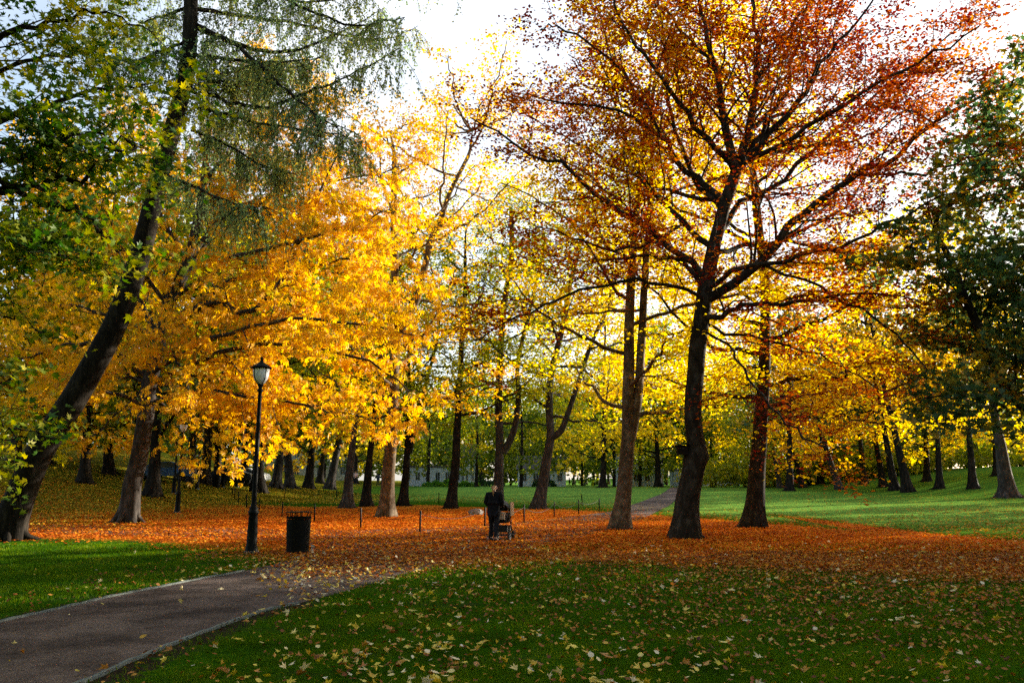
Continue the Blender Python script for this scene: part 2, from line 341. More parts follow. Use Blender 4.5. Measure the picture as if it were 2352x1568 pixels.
for nm_, fn_ in (('lit_turf', lawn_light), ('yellow_litter', yellow), ('bare_soil', bare)):
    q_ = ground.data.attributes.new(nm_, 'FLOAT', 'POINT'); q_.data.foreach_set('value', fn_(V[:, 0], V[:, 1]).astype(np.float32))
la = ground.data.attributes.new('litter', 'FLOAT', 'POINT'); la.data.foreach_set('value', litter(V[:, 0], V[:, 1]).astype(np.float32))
# ---------------------------------------------------------------- path
pm, n, out = mat('gravel_path'); geo = N(n, 'ShaderNodeNewGeometry'); P_ = geo.outputs['Position']
c = ramp(n, noise(n, 34, 8, P_, .9), [(.36, (.05, .038, .033)), (.5, (.125, .097, .085)), (.64, (.23, .185, .165))])
gv = N(n, 'ShaderNodeTexVoronoi'); gv.inputs['Scale'].default_value = 26; n.links.new(P_, gv.inputs['Vector'])
c = mixc(n, ramp(n, gv.outputs['Distance'], [(.10, (.9, .9, .9)), (.2, (0, 0, 0))]), c, (.26, .22, .19))
c = mixc(n, ramp(n, noise(n, 5, 6, P_, .8), [(.56, (0, 0, 0)), (.64, (.7, .7, .7))]), c, (.03, .024, .018))
c = mixc(n, 1.0, c, ramp(n, noise(n, .8, 5, P_, .65), [(.38, (.45, .43, .42)), (.62, (1.15, 1.1, 1.06))]), 'MULTIPLY')
b = N(n, 'ShaderNodeBsdfPrincipled'); n.links.new(c, b.inputs['Base Color']); b.inputs['Roughness'].default_value = .95; b.inputs['Specular IOR Level'].default_value = .03
bp = N(n, 'ShaderNodeBump'); bp.inputs['Strength'].default_value = .5; bp.inputs['Distance'].default_value = .02
n.links.new(noise(n, 55, 4, P_, .8), bp.inputs['Height']); n.links.new(bp.outputs[0], b.inputs['Normal']); n.links.new(b.outputs[0], out.inputs[0])
# subdivided sheet: grid cells whose centre is inside the outline would stairstep, so fill the outline itself
def path_sheet():
    bm = bmesh.new(); vs = [bm.verts.new((p[0], p[1], 0)) for p in PATH]
    for q, (u, v) in enumerate([]): pass
    f = bm.faces.new(vs); bmesh.ops.triangulate(bm, faces=[f])
    for _ in range(4):
        es = [e for e in bm.edges if e.calc_length() > 2.5]
        if not es: break
        bmesh.ops.subdivide_edges(bm, edges=es, cuts=1); bmesh.ops.triangulate(bm, faces=bm.faces[:])
    for q in bm.verts: q.co.z = float(hz(q.co.x, q.co.y)) + .006 + .035 * float(sm(30, 50, q.co.y))
    bm.normal_update()
    for f in bm.faces:
        if f.normal.z < 0: f.normal_flip()
    me = bpy.data.meshes.new('path'); bm.to_mesh(me); bm.free(); me.materials.append(pm); return link('path', me, kind='structure')
path_sheet()
def kerb(pts, wdt=.022, top=.025):
    P = resample(np.array([G(*p) for p in pts]), 60); t = np.gradient(P, axis=0); t[:, 2] = 0; t /= np.linalg.norm(t, axis=1)[:, None]
    nn = np.stack([-t[:, 1], t[:, 0], t[:, 2]], 1) * wdt; z = np.array([0, 0, 1.0])
    wob = (.6 + .4 * np.sin(np.arange(60) * 1.7))[:, None] * .012
    P = P + t * 0 + np.stack([np.sin(np.arange(60) * .9), np.cos(np.arange(60) * 1.3), np.zeros(60)], 1) * .008
    rows = [P - nn - z * .03, P - nn + z * (top + wob), P + nn + z * (top + wob), P + nn - z * .03]
    V = np.stack(rows, 1).reshape(-1, 3); i = np.arange(59)[:, None] * 4; j = np.arange(3)[None, :]
    return part('kerb', [(V, np.stack([i + j, i + j + 1, i + j + 5, i + j + 4], -1).reshape(-1, 4), 0, False)], M['kerb'], kind='structure')
kerb(pathL); kerb(pathR); pass
kerb([(672, 1284), (700, 1276), (717, 1264), (716, 1253), (700, 1247)], .04)

# ---------------------------------------------------------------- leaves
DIA = (np.array([(0, 0, 0), (.36, .42, .05), (0, 1, 0), (-.36, .42, .05)]), np.array([(0, 1, 2, 3)]))
_h = [(0, 0), (.30, .22), (.34, .55), (0, 1), (-.34, .55), (-.30, .22)]
OVAL = (np.array([(x, y, .10 * abs(x)) for x, y in _h]), np.array([(0, 1, 2, 3), (0, 3, 4, 5)]))
def star():
    P = [(0, 0)]
    for a, r in ((-78, .52), (-50, .36), (-36, .78), (-18, .50), (0, .95), (18, .50), (36, .78), (50, .36), (78, .52)):
        t = R(a); P.append((math.sin(t) * r * .9, math.cos(t) * r + .05))
    V = np.array([(x, y, .22 * abs(x) + .12 * y * y) for x, y in P]); return (V, np.array([(0, 1, 2, 3), (0, 3, 4, 5), (0, 5, 6, 7), (0, 7, 8, 9)]))
STAR = star()
CSTAR = (STAR[0] * np.array([1, 1, 1]) + np.array([0, 0, 1]) * (-.30 * np.abs(STAR[0][:, :1]) + .45 * (STAR[0][:, 1:2] - .4) ** 2), STAR[1])
def palm():
    V = [(0, 0, 0)]; Fc = []
    for a, r in ((-70, .6), (-35, .85), (0, 1), (35, .85), (70, .6)):
        t = R(a); k = len(V); c, s = math.cos(t), math.sin(t)
        for x, y in ((.15, .68), (0, 1), (-.15, .68)): V.append(((x * c + y * s) * r, (y * c - x * s) * r, -.38 * y * y * r))
        Fc.append((0, k, k + 1, k + 2))
    return (np.array(V), np.array(Fc))
PALM = palm()
def leaves(P, tmpl, size, up=(0, 0, 1), flat=.7, rg=rng, droop=0.0, var=.35):
    n = len(P); nrm = rg.normal(size=(n, 3)); nrm /= np.linalg.norm(nrm, axis=1)[:, None]
    nrm = nrm * (1 - flat) + np.array(up) * flat * 1.0; nrm /= np.linalg.norm(nrm, axis=1)[:, None] + 1e-9
    d = rg.normal(size=(n, 3)); d[:, 2] -= droop; d -= nrm * (d * nrm).sum(1)[:, None]; d /= np.linalg.norm(d, axis=1)[:, None] + 1e-9
    s = np.cross(d, nrm); L = size * (1 + var * rg.uniform(-1, 1, n))[:, None, None]
    tv, tf = tmpl
    V = P[:, None, :] + L * (tv[None, :, 0:1] * s[:, None] + tv[None, :, 1:2] * d[:, None] + tv[None, :, 2:3] * nrm[:, None])
    k = len(tv); Fc = (tf[None] + (np.arange(n) * k)[:, None, None]).reshape(-1, tf.shape[1])
    return (V.reshape(-1, 3), Fc, 0, False)

# ---------------------------------------------------------------- tree grower
class Tree:
    def __init__(s, seed, s1=.6, s2=.3, l2=.42, tw=(.5, 1.2), zf=.5, lift=.12, twig_sides=0, n_leaf=16, spreadr=.22, hang=0.0, r2=.35):
        s.r = np.random.default_rng(seed); s.b = []; s.tw = []; s.__dict__.update(dict(s1=s1, s2=s2, l2=l2, twl=tw, zf=zf, lift=lift, ts=twig_sides, nl=n_leaf, sr=spreadr, hang=hang, r2=r2))
    def trunk(s, pts, r0, r1, n=28, sides=16, flare=.7, knob=.07, base=True, bulge=None):
        P = resample(pts, n); t = np.linspace(0, 1, n); L = np.cumsum(np.r_[0, np.linalg.norm(np.diff(P, axis=0), axis=1)])
        rad = r0 + (r1 - r0) * t ** .85
        if base: rad = rad * (1 + flare * np.exp(-L / .45)); P = P.copy(); P[0, 2] -= .15
        if bulge: rad = rad * (1 + bulge[1] * np.exp(-((t - bulge[0]) / bulge[2]) ** 2))
        if base and r0 > .28:
            for q in range(7):
                az = q * .9 + s.r.uniform(-.2, .2); L_ = r0 * s.r.uniform(1.7, 2.6); c_, s_ = math.cos(az), math.sin(az)
                B = P[0] + np.array([0, 0, .15]); B[2] = float(hz(B[0], B[1])) if abs(B[0]) + abs(B[1]) > .1 else 0
                s.b.append(tube([B + np.array([c_ * r0 * .5, s_ * r0 * .5, .55]), B + np.array([c_ * r0 * .95, s_ * r0 * .95, .22]), B + np.array([c_ * r0 * 1.35, s_ * r0 * 1.35, .05]), B + np.array([c_ * L_, s_ * L_, -.09])], [r0 * .42, r0 * .32, r0 * .22, r0 * .10], 7))
        ph = s.r.uniform(0, 6.28, 6); bs = base
        def lob(i, a):
            e = np.exp(-i / 2.2) if bs else 0
            return 1 + knob * (np.sin(2 * a + ph[0] + i * .25) * .6 + np.sin(3 * a + ph[1] - i * .4) * .5 + .5 * np.sin(i * 1.1 + ph[2] + a)) + .22 * e * np.sin(5 * a + ph[3])
        s.b.append(tube(P, rad, sides, 0, lob)); return P
    def wander(s, p, d, L, n, jit=.18, up=0.0):
        P = [np.array(p, float)]; d = np.array(d, float)
        for k in range(n):
            d = d + s.r.normal(size=3) * jit + np.array([0, 0, up]); d /= np.linalg.norm(d); P.append(P[-1] + d * L / n)
        return np.array(P)
    def limb(s, pts, r0, r1=.02, t0=.18, n=14, sides=7, dens=1.0, kids=True, l2=None):
        P = resample(pts, n); P[1:-1] += s.r.normal(size=(n - 2, 3)) * .05
        s.b.append(tube(P, np.linspace(r0, r1, n), sides))
        if not kids: return P
        seg = np.linalg.norm(np.diff(P, axis=0), axis=1); L = seg.sum(); cs = np.r_[0, np.cumsum(seg)]
        nk = max(2, int(L * (1 - t0) / s.s1 * dens))
        for q in range(nk + 1):
            t = t0 + (1 - t0) * (q + s.r.uniform(-.4, .4)) / nk; t = min(max(t, t0), 1.0); a = t * L
            k = min(int(np.searchsorted(cs, a)) - 1, n - 2); k = max(k, 0); f = (a - cs[k]) / seg[k]
            p = P[k] + (P[k + 1] - P[k]) * f; tan = (P[k + 1] - P[k]) / seg[k]
            rv = s.r.normal(size=3); rv -= tan * rv.dot(tan); rv[2] *= s.zf; rv /= np.linalg.norm(rv) + 1e-9
            an = s.r.uniform(R(30), R(68)); d = tan * math.cos(an) + rv * math.sin(an)
            cl = (l2 or s.l2) * min(L, 9) * (1.15 - .75 * t) * s.r.uniform(.6, 1.25); cl = min(max(cl, .9), 4.2)
            s.branch(p, d, cl, max(.012, (r0 + (r1 - r0) * t) * s.r2))
        return P
    def branch(s, p, d, L, r):
        n = max(3, int(L / .5)); P = s.wander(p, d, L, n, .17, s.lift * .6)
        s.b.append(tube(P, np.linspace(min(r, .06), .006, n + 1), 4))
        nk = max(2, int(L / s.s2))
        for q in range(nk):
            t = .15 + .85 * (q + s.r.uniform(0, .9)) / nk; k = min(int(t * n), n - 1); f = t * n - k
            pp = P[k] + (P[k + 1] - P[k]) * min(f, 1); tan = P[k + 1] - P[k]; tan /= np.linalg.norm(tan)
            rv = s.r.normal(size=3); rv -= tan * rv.dot(tan); rv[2] *= s.zf * .6; rv /= np.linalg.norm(rv) + 1e-9
            an = s.r.uniform(R(25), R(70)); dd = tan * math.cos(an) + rv * math.sin(an); dd[2] -= s.hang; dd /= np.linalg.norm(dd)
            e = pp + dd * s.r.uniform(*s.twl); s.tw.append((pp, e))
            if s.ts: s.b.append(tube(np.array([pp, (pp + e) / 2 + s.r.normal(size=3) * .04, e]), [.006, .005, .003], s.ts))
        s.tw.append((P[-2], P[-1]))
    def crown(s, tmpl, size, flat, droop=0, thick=.35, keep=1.0):
        A = np.array([a for a, b in s.tw]); B = np.array([b for a, b in s.tw]); n = len(A)
        if keep < 1: 
            k = s.r.uniform(size=n) < keep; A, B = A[k], B[k]; n = len(A)
        t = s.r.uniform(.05, 1.1, (n, s.nl)); P = A[:, None] + (B - A)[:, None] * t[..., None]
        o = s.r.normal(size=(n, s.nl, 3)) * s.sr; o[..., 2] *= thick; P = (P + o).reshape(-1, 3); P = P[P[:, 2] > 1.1 + 0 * P[:, 2]]
        return leaves(P, tmpl, size, flat=flat, rg=s.r, droop=droop)
    def procedural(s, trunkP, r, hb, ht, rad, nl, rise=.45, lr=.10, dens=1.0, reach_top=.35):
        """limbs around a trunk between heights hb and ht"""
        z0 = trunkP[0, 2]; top = trunkP[-1]
        for q in range(nl):
            f = (q + s.r.uniform(0, .8)) / nl; z = z0 + hb + (ht - hb) * f; k = int(np.argmin(np.abs(trunkP[:, 2] - z))); p = trunkP[k]
            az = q * 2.399 + s.r.uniform(-.4, .4); env = math.sin(math.pi * min(1, .28 + .72 * f) ** .9) * .85 + .2
            L = rad * env * s.r.uniform(.75, 1.15); up = rise * (0.15 + 1.5 * f)
            d = np.array([math.cos(az), math.sin(az), up]); d /= np.linalg.norm(d)
            s.limb(s.wander(p, d, L, 6, .16, .06), r * (.30 - .12 * f), .02, dens=dens)
def finish(t, name, label, cat, base, barkm, leafm, tmpl, size, flat, droop=0, thick=.35, keep=1.0, group=None, crown='crown'):
    base = np.array(base, float); root = thing(name, label, cat, base, 0, group)
    cr = t.crown(tmpl, size, flat, droop, thick, keep); cr = (cr[0] - base, cr[1], 0, False)
    part('trunk', [(b[0] - base, b[1], b[2], b[3]) for b in t.b], M[barkm], root)
    part(crown, [cr], M[leafm], root); return root
def pts(lst, Y0, Y1, start=None):
    n = len(lst); P = [T(u, v, Y0 + (Y1 - Y0) * k / max(1, n - 1)) for k, (u, v) in enumerate(lst)]
    if start is not None: P[0] = np.array(start)
    return np.array(P)
NT = {}
# --- the copper beech
b0 = G(1575, 1236); D0 = b0[1]
t = Tree(11, s1=.42, s2=.23, l2=.44, tw=(.5, 1.2), zf=.28, lift=.04, n_leaf=16, spreadr=.17)
tr = [(1573, 1236), (1583, 1130), (1597, 1060), (1601, 1030), (1592, 970), (1598, 850), (1611, 730), (1620, 660), (1640, 570), (1662, 480), (1692, 388)]
TP = t.trunk(pts(tr, D0, D0), .37, .20, 48, 18, .5, bulge=(.235, .22, .045))
limbs = [
 ([(1690, 392), (1666, 290), (1650, 180), (1622, 80), (1600, -30), (1590, -160)], -.5, .17), ([(1692, 390), (1716, 300), (1736, 200), (1741, 110), (1730, 0), (1745, -150)], 1, .17),
 ([(1698, 385), (1772, 300), (1850, 212), (1890, 140), (1960, 60), (2030, -40)], -2, .14), ([(1622, 690), (1744, 609), (1802, 530), (1884, 460), (1970, 399), (2048, 370), (2110, 312), (2188, 255), (2295, 206), (2400, 150)], -2.5, .17),
 ([(1666, 469), (1612, 419), (1555, 378), (1522, 321), (1473, 284), (1415, 251), (1267, 234), (1210, 215)], 1.5, .13), ([(1625, 640), (1588, 596), (1473, 518), (1415, 477), (1349, 436), (1296, 378), (1226, 362), (1144, 304), (1080, 270)], -1.5, .13),
 ([(1612, 700), (1603, 675), (1495, 649), (1421, 649), (1303, 675), (1244, 705), (1177, 734), (1105, 778)], -3, .07), ([(1612, 745), (1669, 715), (1721, 701), (1810, 697), (1884, 686), (1990, 672), (2110, 690)], -3.5, .11),
 ([(1612, 755), (1673, 793), (1717, 867), (1773, 935), (1840, 1000), (1900, 1030)], -5, .045), ([(1695, 390), (1747, 312), (1757, 284), (1826, 243), (1875, 164), (1900, 90), (1990, -40)], 3, .11),
 ([(1770, 352), (1842, 337), (1916, 329), (1978, 317), (2060, 270), (2140, 210)], 2.5, .07), ([(1650, 540), (1700, 470), (1790, 420), (1880, 330), (1990, 240), (2130, 120), (2260, 20)], 4, .12),
 ([(1640, 570), (1560, 500), (1480, 420), (1440, 330), (1400, 200), (1370, 100)], 4.5, .11), ([(1690, 400), (1640, 330), (1560, 240), (1500, 150), (1430, 60), (1400, -60)], -3, .12),
 ([(1720, 300), (1800, 220), (1830, 100), (1870, -20), (1900, -120)], 4, .1), ([(1660, 480), (1590, 400), (1540, 250), (1530, 100), (1500, -60)], 2, .1),
 ([(1620, 660), (1690, 620), (1800, 600), (1930, 560), (2060, 500), (2200, 440)], -5, .1), ([(1620, 660), (1560, 600), (1450, 590), (1350, 600), (1260, 590)], 4, .09),
 ([(1636, 590), (1720, 560), (1850, 560), (1990, 590), (2120, 600)], 5, .1), ([(1610, 740), (1700, 770), (1830, 800), (1950, 850), (2030, 900)], 3, .06),
 ([(1700, 380), (1800, 330), (1950, 230), (2100, 150), (2250, 60)], -5, .1), ([(1665, 470), (1560, 440), (1440, 400), (1330, 330), (1200, 260)], 6, .09),
 ([(1735, 200), (1790, 100), (1850, 20), (1920, -80)], -3, .08), ([(1650, 180), (1590, 100), (1520, 20), (1440, -60)], -1, .08), ([(1560, 520), (1480, 560), (1400, 570), (1300, 540), (1230, 520)], -3, .06),
 ([(1740, 610), (1830, 640), (1960, 700), (2070, 780), (2130, 850)], -5, .06), ([(1522, 321), (1440, 180), (1380, 120), (1290, 60), (1240, 70)], -1, .07), ([(1960, 400), (2080, 400), (2180, 380), (2300, 330)], -5, .06),
 ([(1990, 240), (2100, 260), (2220, 330), (2300, 400)], 2, .06)]
for L, dy, r in limbs: t.limb(pts(L, D0, D0 + dy), r, .022, n=18, t0=.12)
finish(t, 'beech_tree', 'tall dark copper beech with spreading reddish crown and a bird box on its trunk', 'tree', b0, 'bark_beech', 'copper', DIA, .12, .66, thick=.22)
# bird box
bb = T(1567, 1032, D0 - .1)
r_ = thing('bird_box', 'small dark wooden bird box fixed to the trunk of the copper beech', 'bird box', bb)
part('box', [box(-.16, .16, -.13, .13, -.17, .13)], M['wood'], r_)
part('roof', [rotblock(box(-.21, .2, -.19, .17, .135, .165), R(-9), axis='Y')], M['wood'], r_)
part('entrance', [(lathe([(.001, 0), (.03, 0), (.03, .004)], 12)[0] @ np.array([[1, 0, 0], [0, 0, -1], [0, 1, 0]]).T + np.array([0, -.131, .03]), lathe([(.001, 0), (.03, 0), (.03, .004)], 12)[1], 0, False)], M['rubber'], r_)

# --- golden beeches either side
def mid_tree(seed, name, label, stems, r, barkm, leafm, rad, hb, nl, tmpl=DIA, size=.17, flat=.55, dy=0, extra=(), flare=.6, cat='tree', n_leaf=14, s1=.7, s2=.34, hang=0, keep=1, ht=None, rise=.45, thick=.35, droop=0, zf=.5, l2=.42, group=None, height=None, lr=.35, crownname='crown', spreadr=.26):
    b0 = G(*stems[0][0]); D = b0[1]
    t = Tree(seed, s1=s1, s2=s2, tw=(.7, 1.5), zf=zf, n_leaf=n_leaf, spreadr=spreadr, hang=hang, l2=l2)
    main = None
    for k, st in enumerate(stems):
        P = pts(st, D, D + dy)
        if k == 0: P[0] = b0
        rr = r if k == 0 else r * .7
        Q = t.trunk(P, rr, rr * .42, 30, 14, flare, base=(k == 0))
        top = Q[-1]; dd = Q[-1] - Q[-4]; dd /= np.linalg.norm(dd)
        Lt = (height or 19) - (top[2] - b0[2])
        if Lt > 1:
            E = t.wander(top, dd * .6 + np.array([0, 0, .5]), Lt, 6, .1, .1); t.b.append(tube(E, np.linspace(rr * .42, .03, 7), 7)); Q = np.concatenate([Q, E[1:]])
        t.procedural(Q, rr, hb, (ht or (Q[-1, 2] - b0[2])), rad, nl if k == 0 else int(nl * .7), rise=rise)
    for L, dyy, r1 in extra: t.limb(pts(L, D, D + dyy), r1, .02, t0=.1)
    return finish(t, name, label, cat, b0, barkm, leafm, tmpl, size, flat, thick=thick, droop=droop, keep=keep, group=group, crown=crownname)
mid_tree(21, 'beech_tree', 'golden beech whose pale trunk forks into two upright stems, left of the copper beech', [
    [(1425, 1215), (1437, 1090), (1443, 1000), (1443, 900), (1445, 760), (1450, 640), (1460, 500), (1472, 400)],
    [(1447, 1010), (1464, 920), (1474, 780), (1480, 660), (1490, 520), (1496, 380)]], .31, 'bark_pale', 'gold', 6.2, 3.8, 24, size=.15, height=21, n_leaf=20)
mid_tree(22, 'beech_tree', 'thick straight golden beech with a grey brown trunk, right of the copper beech', [
    [(1728, 1211), (1738, 1100), (1745, 1000), (1752, 900), (1758, 760), (1757, 640), (1742, 520), (1730, 400)]], .36, 'bark_beech', 'gold', 7.2, 4.8, 32, size=.155, height=22, n_leaf=20,
    extra=[([(1745, 960), (1850, 930), (1950, 960), (2050, 990)], -6, .06), ([(1750, 900), (1640, 860), (1580, 880)], -3, .05)])
mid_tree(23, 'plane_tree', 'tall tree with mottled pale trunk lit on its right side, behind the fence', [
    [(885, 1187), (893, 1080), (900, 980), (905, 880), (908, 760), (908, 640), (904, 500), (906, 380)],
    [(907, 790), (937, 723), (959, 683), (974, 620), (992, 546), (1011, 516), (1030, 450), (1075, 360)]], .36, 'bark_pale', 'amber', 6.8, 5.0, 22, size=.165, height=20.5, n_leaf=15, keep=.8)
# --- the horse chestnut
b0 = G(292, 1200); D = b0[1]
t = Tree(31, s1=.65, s2=.34, tw=(.6, 1.3), zf=.6, n_leaf=14, spreadr=.27, hang=.35, l2=.42)
P = t.trunk(pts([(292, 1200), (303, 1120), (322, 1030), (337, 940), (345, 880), (366, 780), (385, 700), (430, 600), (455, 500), (470, 400), (480, 290)], D, D), .45, .13, 44, 16, .2, .09)
for L, dy, r in [([(366, 780), (440, 720), (500, 690), (560, 720), (650, 640), (700, 520), (740, 430), (790, 330)], -3, .2), ([(385, 700), (470, 560), (560, 500), (640, 430), (720, 330), (760, 230)], 2, .15), ([(345, 880), (460, 830), (600, 790), (720, 800), (850, 830), (940, 900)], -5, .14),
    ([(340, 930), (420, 900), (520, 900), (640, 920), (760, 940), (840, 960)], -6, .1), ([(345, 870), (250, 800), (160, 790), (60, 820), (-40, 850)], -2, .14), ([(337, 940), (260, 900), (180, 910), (110, 930), (40, 940)], -4, .09), ([(366, 780), (300, 640), (240, 520), (180, 420), (90, 350)], 1, .15), ([(430, 600), (360, 480), (330, 380), (300, 250)], 3, .12),
    ([(455, 500), (560, 380), (640, 270), (700, 180)], 4, .12), ([(366, 760), (520, 650), (680, 620), (820, 640), (930, 700)], 4, .14), ([(345, 860), (480, 780), (640, 740), (800, 740), (950, 770)], -7, .12), ([(385, 700), (520, 600), (660, 560), (800, 520), (900, 480)], -4, .13),
    ([(340, 900), (400, 950), (500, 960), (600, 950), (700, 940)], 3, .08), ([(345, 880), (300, 870), (200, 870), (100, 900)], 5, .1), ([(470, 420), (540, 330), (580, 230), (590, 140)], -2, .1),
    ([(430, 600), (540, 480), (700, 430), (850, 400), (940, 380)], 3, .12), ([(345, 880), (470, 860), (600, 870), (700, 900), (800, 930)], 2, .1), ([(366, 780), (240, 720), (130, 700), (20, 720)], 4, .11), ([(385, 700), (300, 600), (180, 580), (60, 560)], -3, .1), ([(366, 780), (400, 820), (430, 880), (440, 950)], -5, .07), ([(345, 880), (290, 930), (230, 990), (190, 1010)], 0, .06),
    ([(660, 640), (760, 600), (860, 600), (960, 640)], -5, .06), ([(600, 500), (700, 470), (800, 470), (920, 500)], -3, .06)]:
    t.limb(pts(L, D, D + dy), r, .025, n=16, t0=.15)
finish(t, 'chestnut_tree', 'wide horse chestnut with orange gold leaves, its short trunk split by a sunlit patch', 'tree', b0, 'bark_mid', 'chestnut', PALM, .235, .4, droop=.9, thick=.6, keep=.8)
# --- leaning larch
b0 = G(12, 1240); D = b0[1]
t = Tree(41, s1=.45, s2=.3, zf=.3, n_leaf=26, spreadr=.03)
LT = t.trunk(pts([(12, 1240), (45, 1140), (95, 1030), (185, 890), (255, 765), (305, 640), (345, 490), (375, 370), (415, 230), (434, 120), (438, 0), (440, -160), (442, -400)], D, D - 1.5), .47, .17, 46, 18, .3, .05)
tw = []
def larch_branch(P, r):
    P = resample(P, 22); P[1:-1] += t.r.normal(size=(20, 3)) * .03; t.b.append(tube(P, np.linspace(r, .012, 22), 6))
    for k in range(2, 22):
        for _ in range(3):
            a = P[k] + (P[k] - P[k - 1]) * t.r.uniform(-1, 0); sd = t.r.normal(size=3); sd[2] *= .25; sd /= np.linalg.norm(sd); L = t.r.uniform(.5, 2.0)
            Q = [a]; d = sd * .9
            for q in range(5): d = d + np.array([0, 0, -.38]) + t.r.normal(size=3) * .09; d /= np.linalg.norm(d); Q.append(Q[-1] + d * L / 5)
            Q = np.array(Q); t.b.append(tube(Q, np.linspace(.013, .004, 6), 3))
            for q in range(5): t.tw.append((Q[q], Q[q + 1]))
            for q in range(1, 5):
                for _2 in range(2):
                    e = Q[q] + np.array([t.r.normal() * .16, t.r.normal() * .16, -t.r.uniform(.25, .8)]); t.tw.append((Q[q], e)); t.b.append(tube(np.array([Q[q], e]), [.005, .003], 3))
for L, dy, r in [([(446, 60), (535, 100), (610, 120), (700, 110), (790, 70), (880, 20)], 3, .10), ([(446, 125), (551, 140), (640, 145), (740, 130)], -2, .07), ([(450, 165), (510, 170), (555, 157), (610, 145), (680, 120)], 4, .05), ([(450, 178), (515, 188), (575, 192), (625, 173), (700, 150)], 1, .05),
    ([(480, 218), (535, 238), (617, 243), (700, 214), (760, 193), (840, 156), (920, 110)], -2.5, .07), ([(446, 55), (555, 115), (657, 205), (720, 260), (800, 300)], -4, .08), ([(455, 250), (540, 270), (640, 290), (740, 300), (830, 330)], -3, .06),
    ([(440, -40), (540, -30), (650, 0), (760, 0), (900, -40)], 0, .09), ([(440, -120), (560, -100), (700, -90), (850, -110), (980, -60)], 2, .09), ([(440, -80), (580, -40), (720, 30), (820, 60), (930, 40)], -4, .08), ([(430, 20), (360, 40), (290, 60), (200, 50)], 3, .06), ([(432, 90), (370, 120), (300, 140), (220, 130)], -2, .06),
    ([(438, -60), (380, -60), (280, -40), (180, -60)], 1, .07), ([(440, 300), (520, 330), (600, 380), (680, 400)], -2, .05), ([(380, 400), (450, 430), (540, 470), (620, 480)], -4, .05), ([(440, -200), (560, -180), (720, -170), (900, -150), (1010, -80)], -3, .09), ([(445, 20), (560, 40), (700, 60), (860, 90), (960, 60)], 5, .08), ([(440, 200), (500, 260), (600, 330), (720, 360)], 3, .05)]:
    larch_branch(pts(L, D - 1, D - 1 + dy), r)
t.nl = 4
finish(t, 'larch_tree', 'dark larch with a thick trunk leaning right and drooping needled twigs at the top', 'tree', b0, 'bark_dark', 'needle', DIA, .085, .1, thick=1)
# --- maple at the left edge, trunk outside the frame
mb = np.array([-11.6, 13.6, 0.0]); mb[2] = float(hz(mb[0], mb[1]))
t = Tree(51, s1=.36, s2=.2, tw=(.35, .9), zf=.4, n_leaf=9, spreadr=.17, hang=.25, l2=.36, twig_sides=3)
t.trunk([mb, mb + (0.2, 0, 3), mb + (.3, .1, 6), mb + (.1, .3, 9), mb + (.4, .3, 12)], .42, .16, 26, 14)
for L, Ya, Yb, r in [([(-330, 560), (-150, 470), (0, 432), (41, 436), (82, 424), (123, 420), (181, 415), (222, 382), (263, 370), (300, 362)], 13.6, 13.8, .11), ([(-60, 440), (41, 444), (136, 473), (206, 506), (240, 545), (280, 575)], 13.6, 13.2, .07), ([(123, 420), (120, 385), (128, 355), (190, 345), (250, 330)], 13.7, 14.5, .04),
    ([(222, 382), (260, 350), (290, 300), (330, 250), (380, 220)], 13.7, 14.8, .035), ([(-330, 500), (-120, 330), (40, 260), (150, 230), (260, 200), (360, 190)], 13.6, 15, .09), ([(-330, 350), (-150, 180), (0, 90), (120, 50), (230, 30), (330, 60)], 13.6, 14.5, .09), ([(-330, 700), (-150, 620), (0, 570), (90, 570), (150, 590)], 13.6, 12.4, .06),
    ([(-330, 300), (-100, 60), (60, -40), (200, -80)], 13.6, 13, .09), ([(-330, 760), (-180, 760), (-90, 730), (-10, 720), (60, 730)], 13.6, 14, .06), ([(-330, 850), (-200, 920), (-100, 940), (-20, 960), (40, 1010)], 13.6, 13.6, .05), ([(-330, 880), (-200, 960), (-110, 980), (-40, 1000), (20, 1010)], 13.6, 15.5, .05),
    ([(-330, 600), (-120, 500), (40, 520), (130, 545), (220, 600)], 13.6, 13.2, .06), ([(-330, 450), (-100, 380), (60, 350), (200, 310), (290, 320)], 13.6, 13.0, .07), ([(-330, 420), (-120, 240), (20, 150), (140, 130), (260, 110)], 13.6, 16, .08), ([(-330, 800), (-190, 850), (-110, 850), (-50, 860), (10, 880)], 13.6, 14.5, .05)]:
    t.limb(pts(L, Ya, Yb, start=mb + (0.2, 0, 3.0 + max(0, (850 - L[0][1]) / 75))), r, .012, t0=.3, n=20)
finish(t, 'maple_tree', 'maple with green and yellow green leaves reaching in over the left edge', 'tree', mb, 'bark_dark', 'maple', STAR, .14, .5, droop=.5, thick=.5)
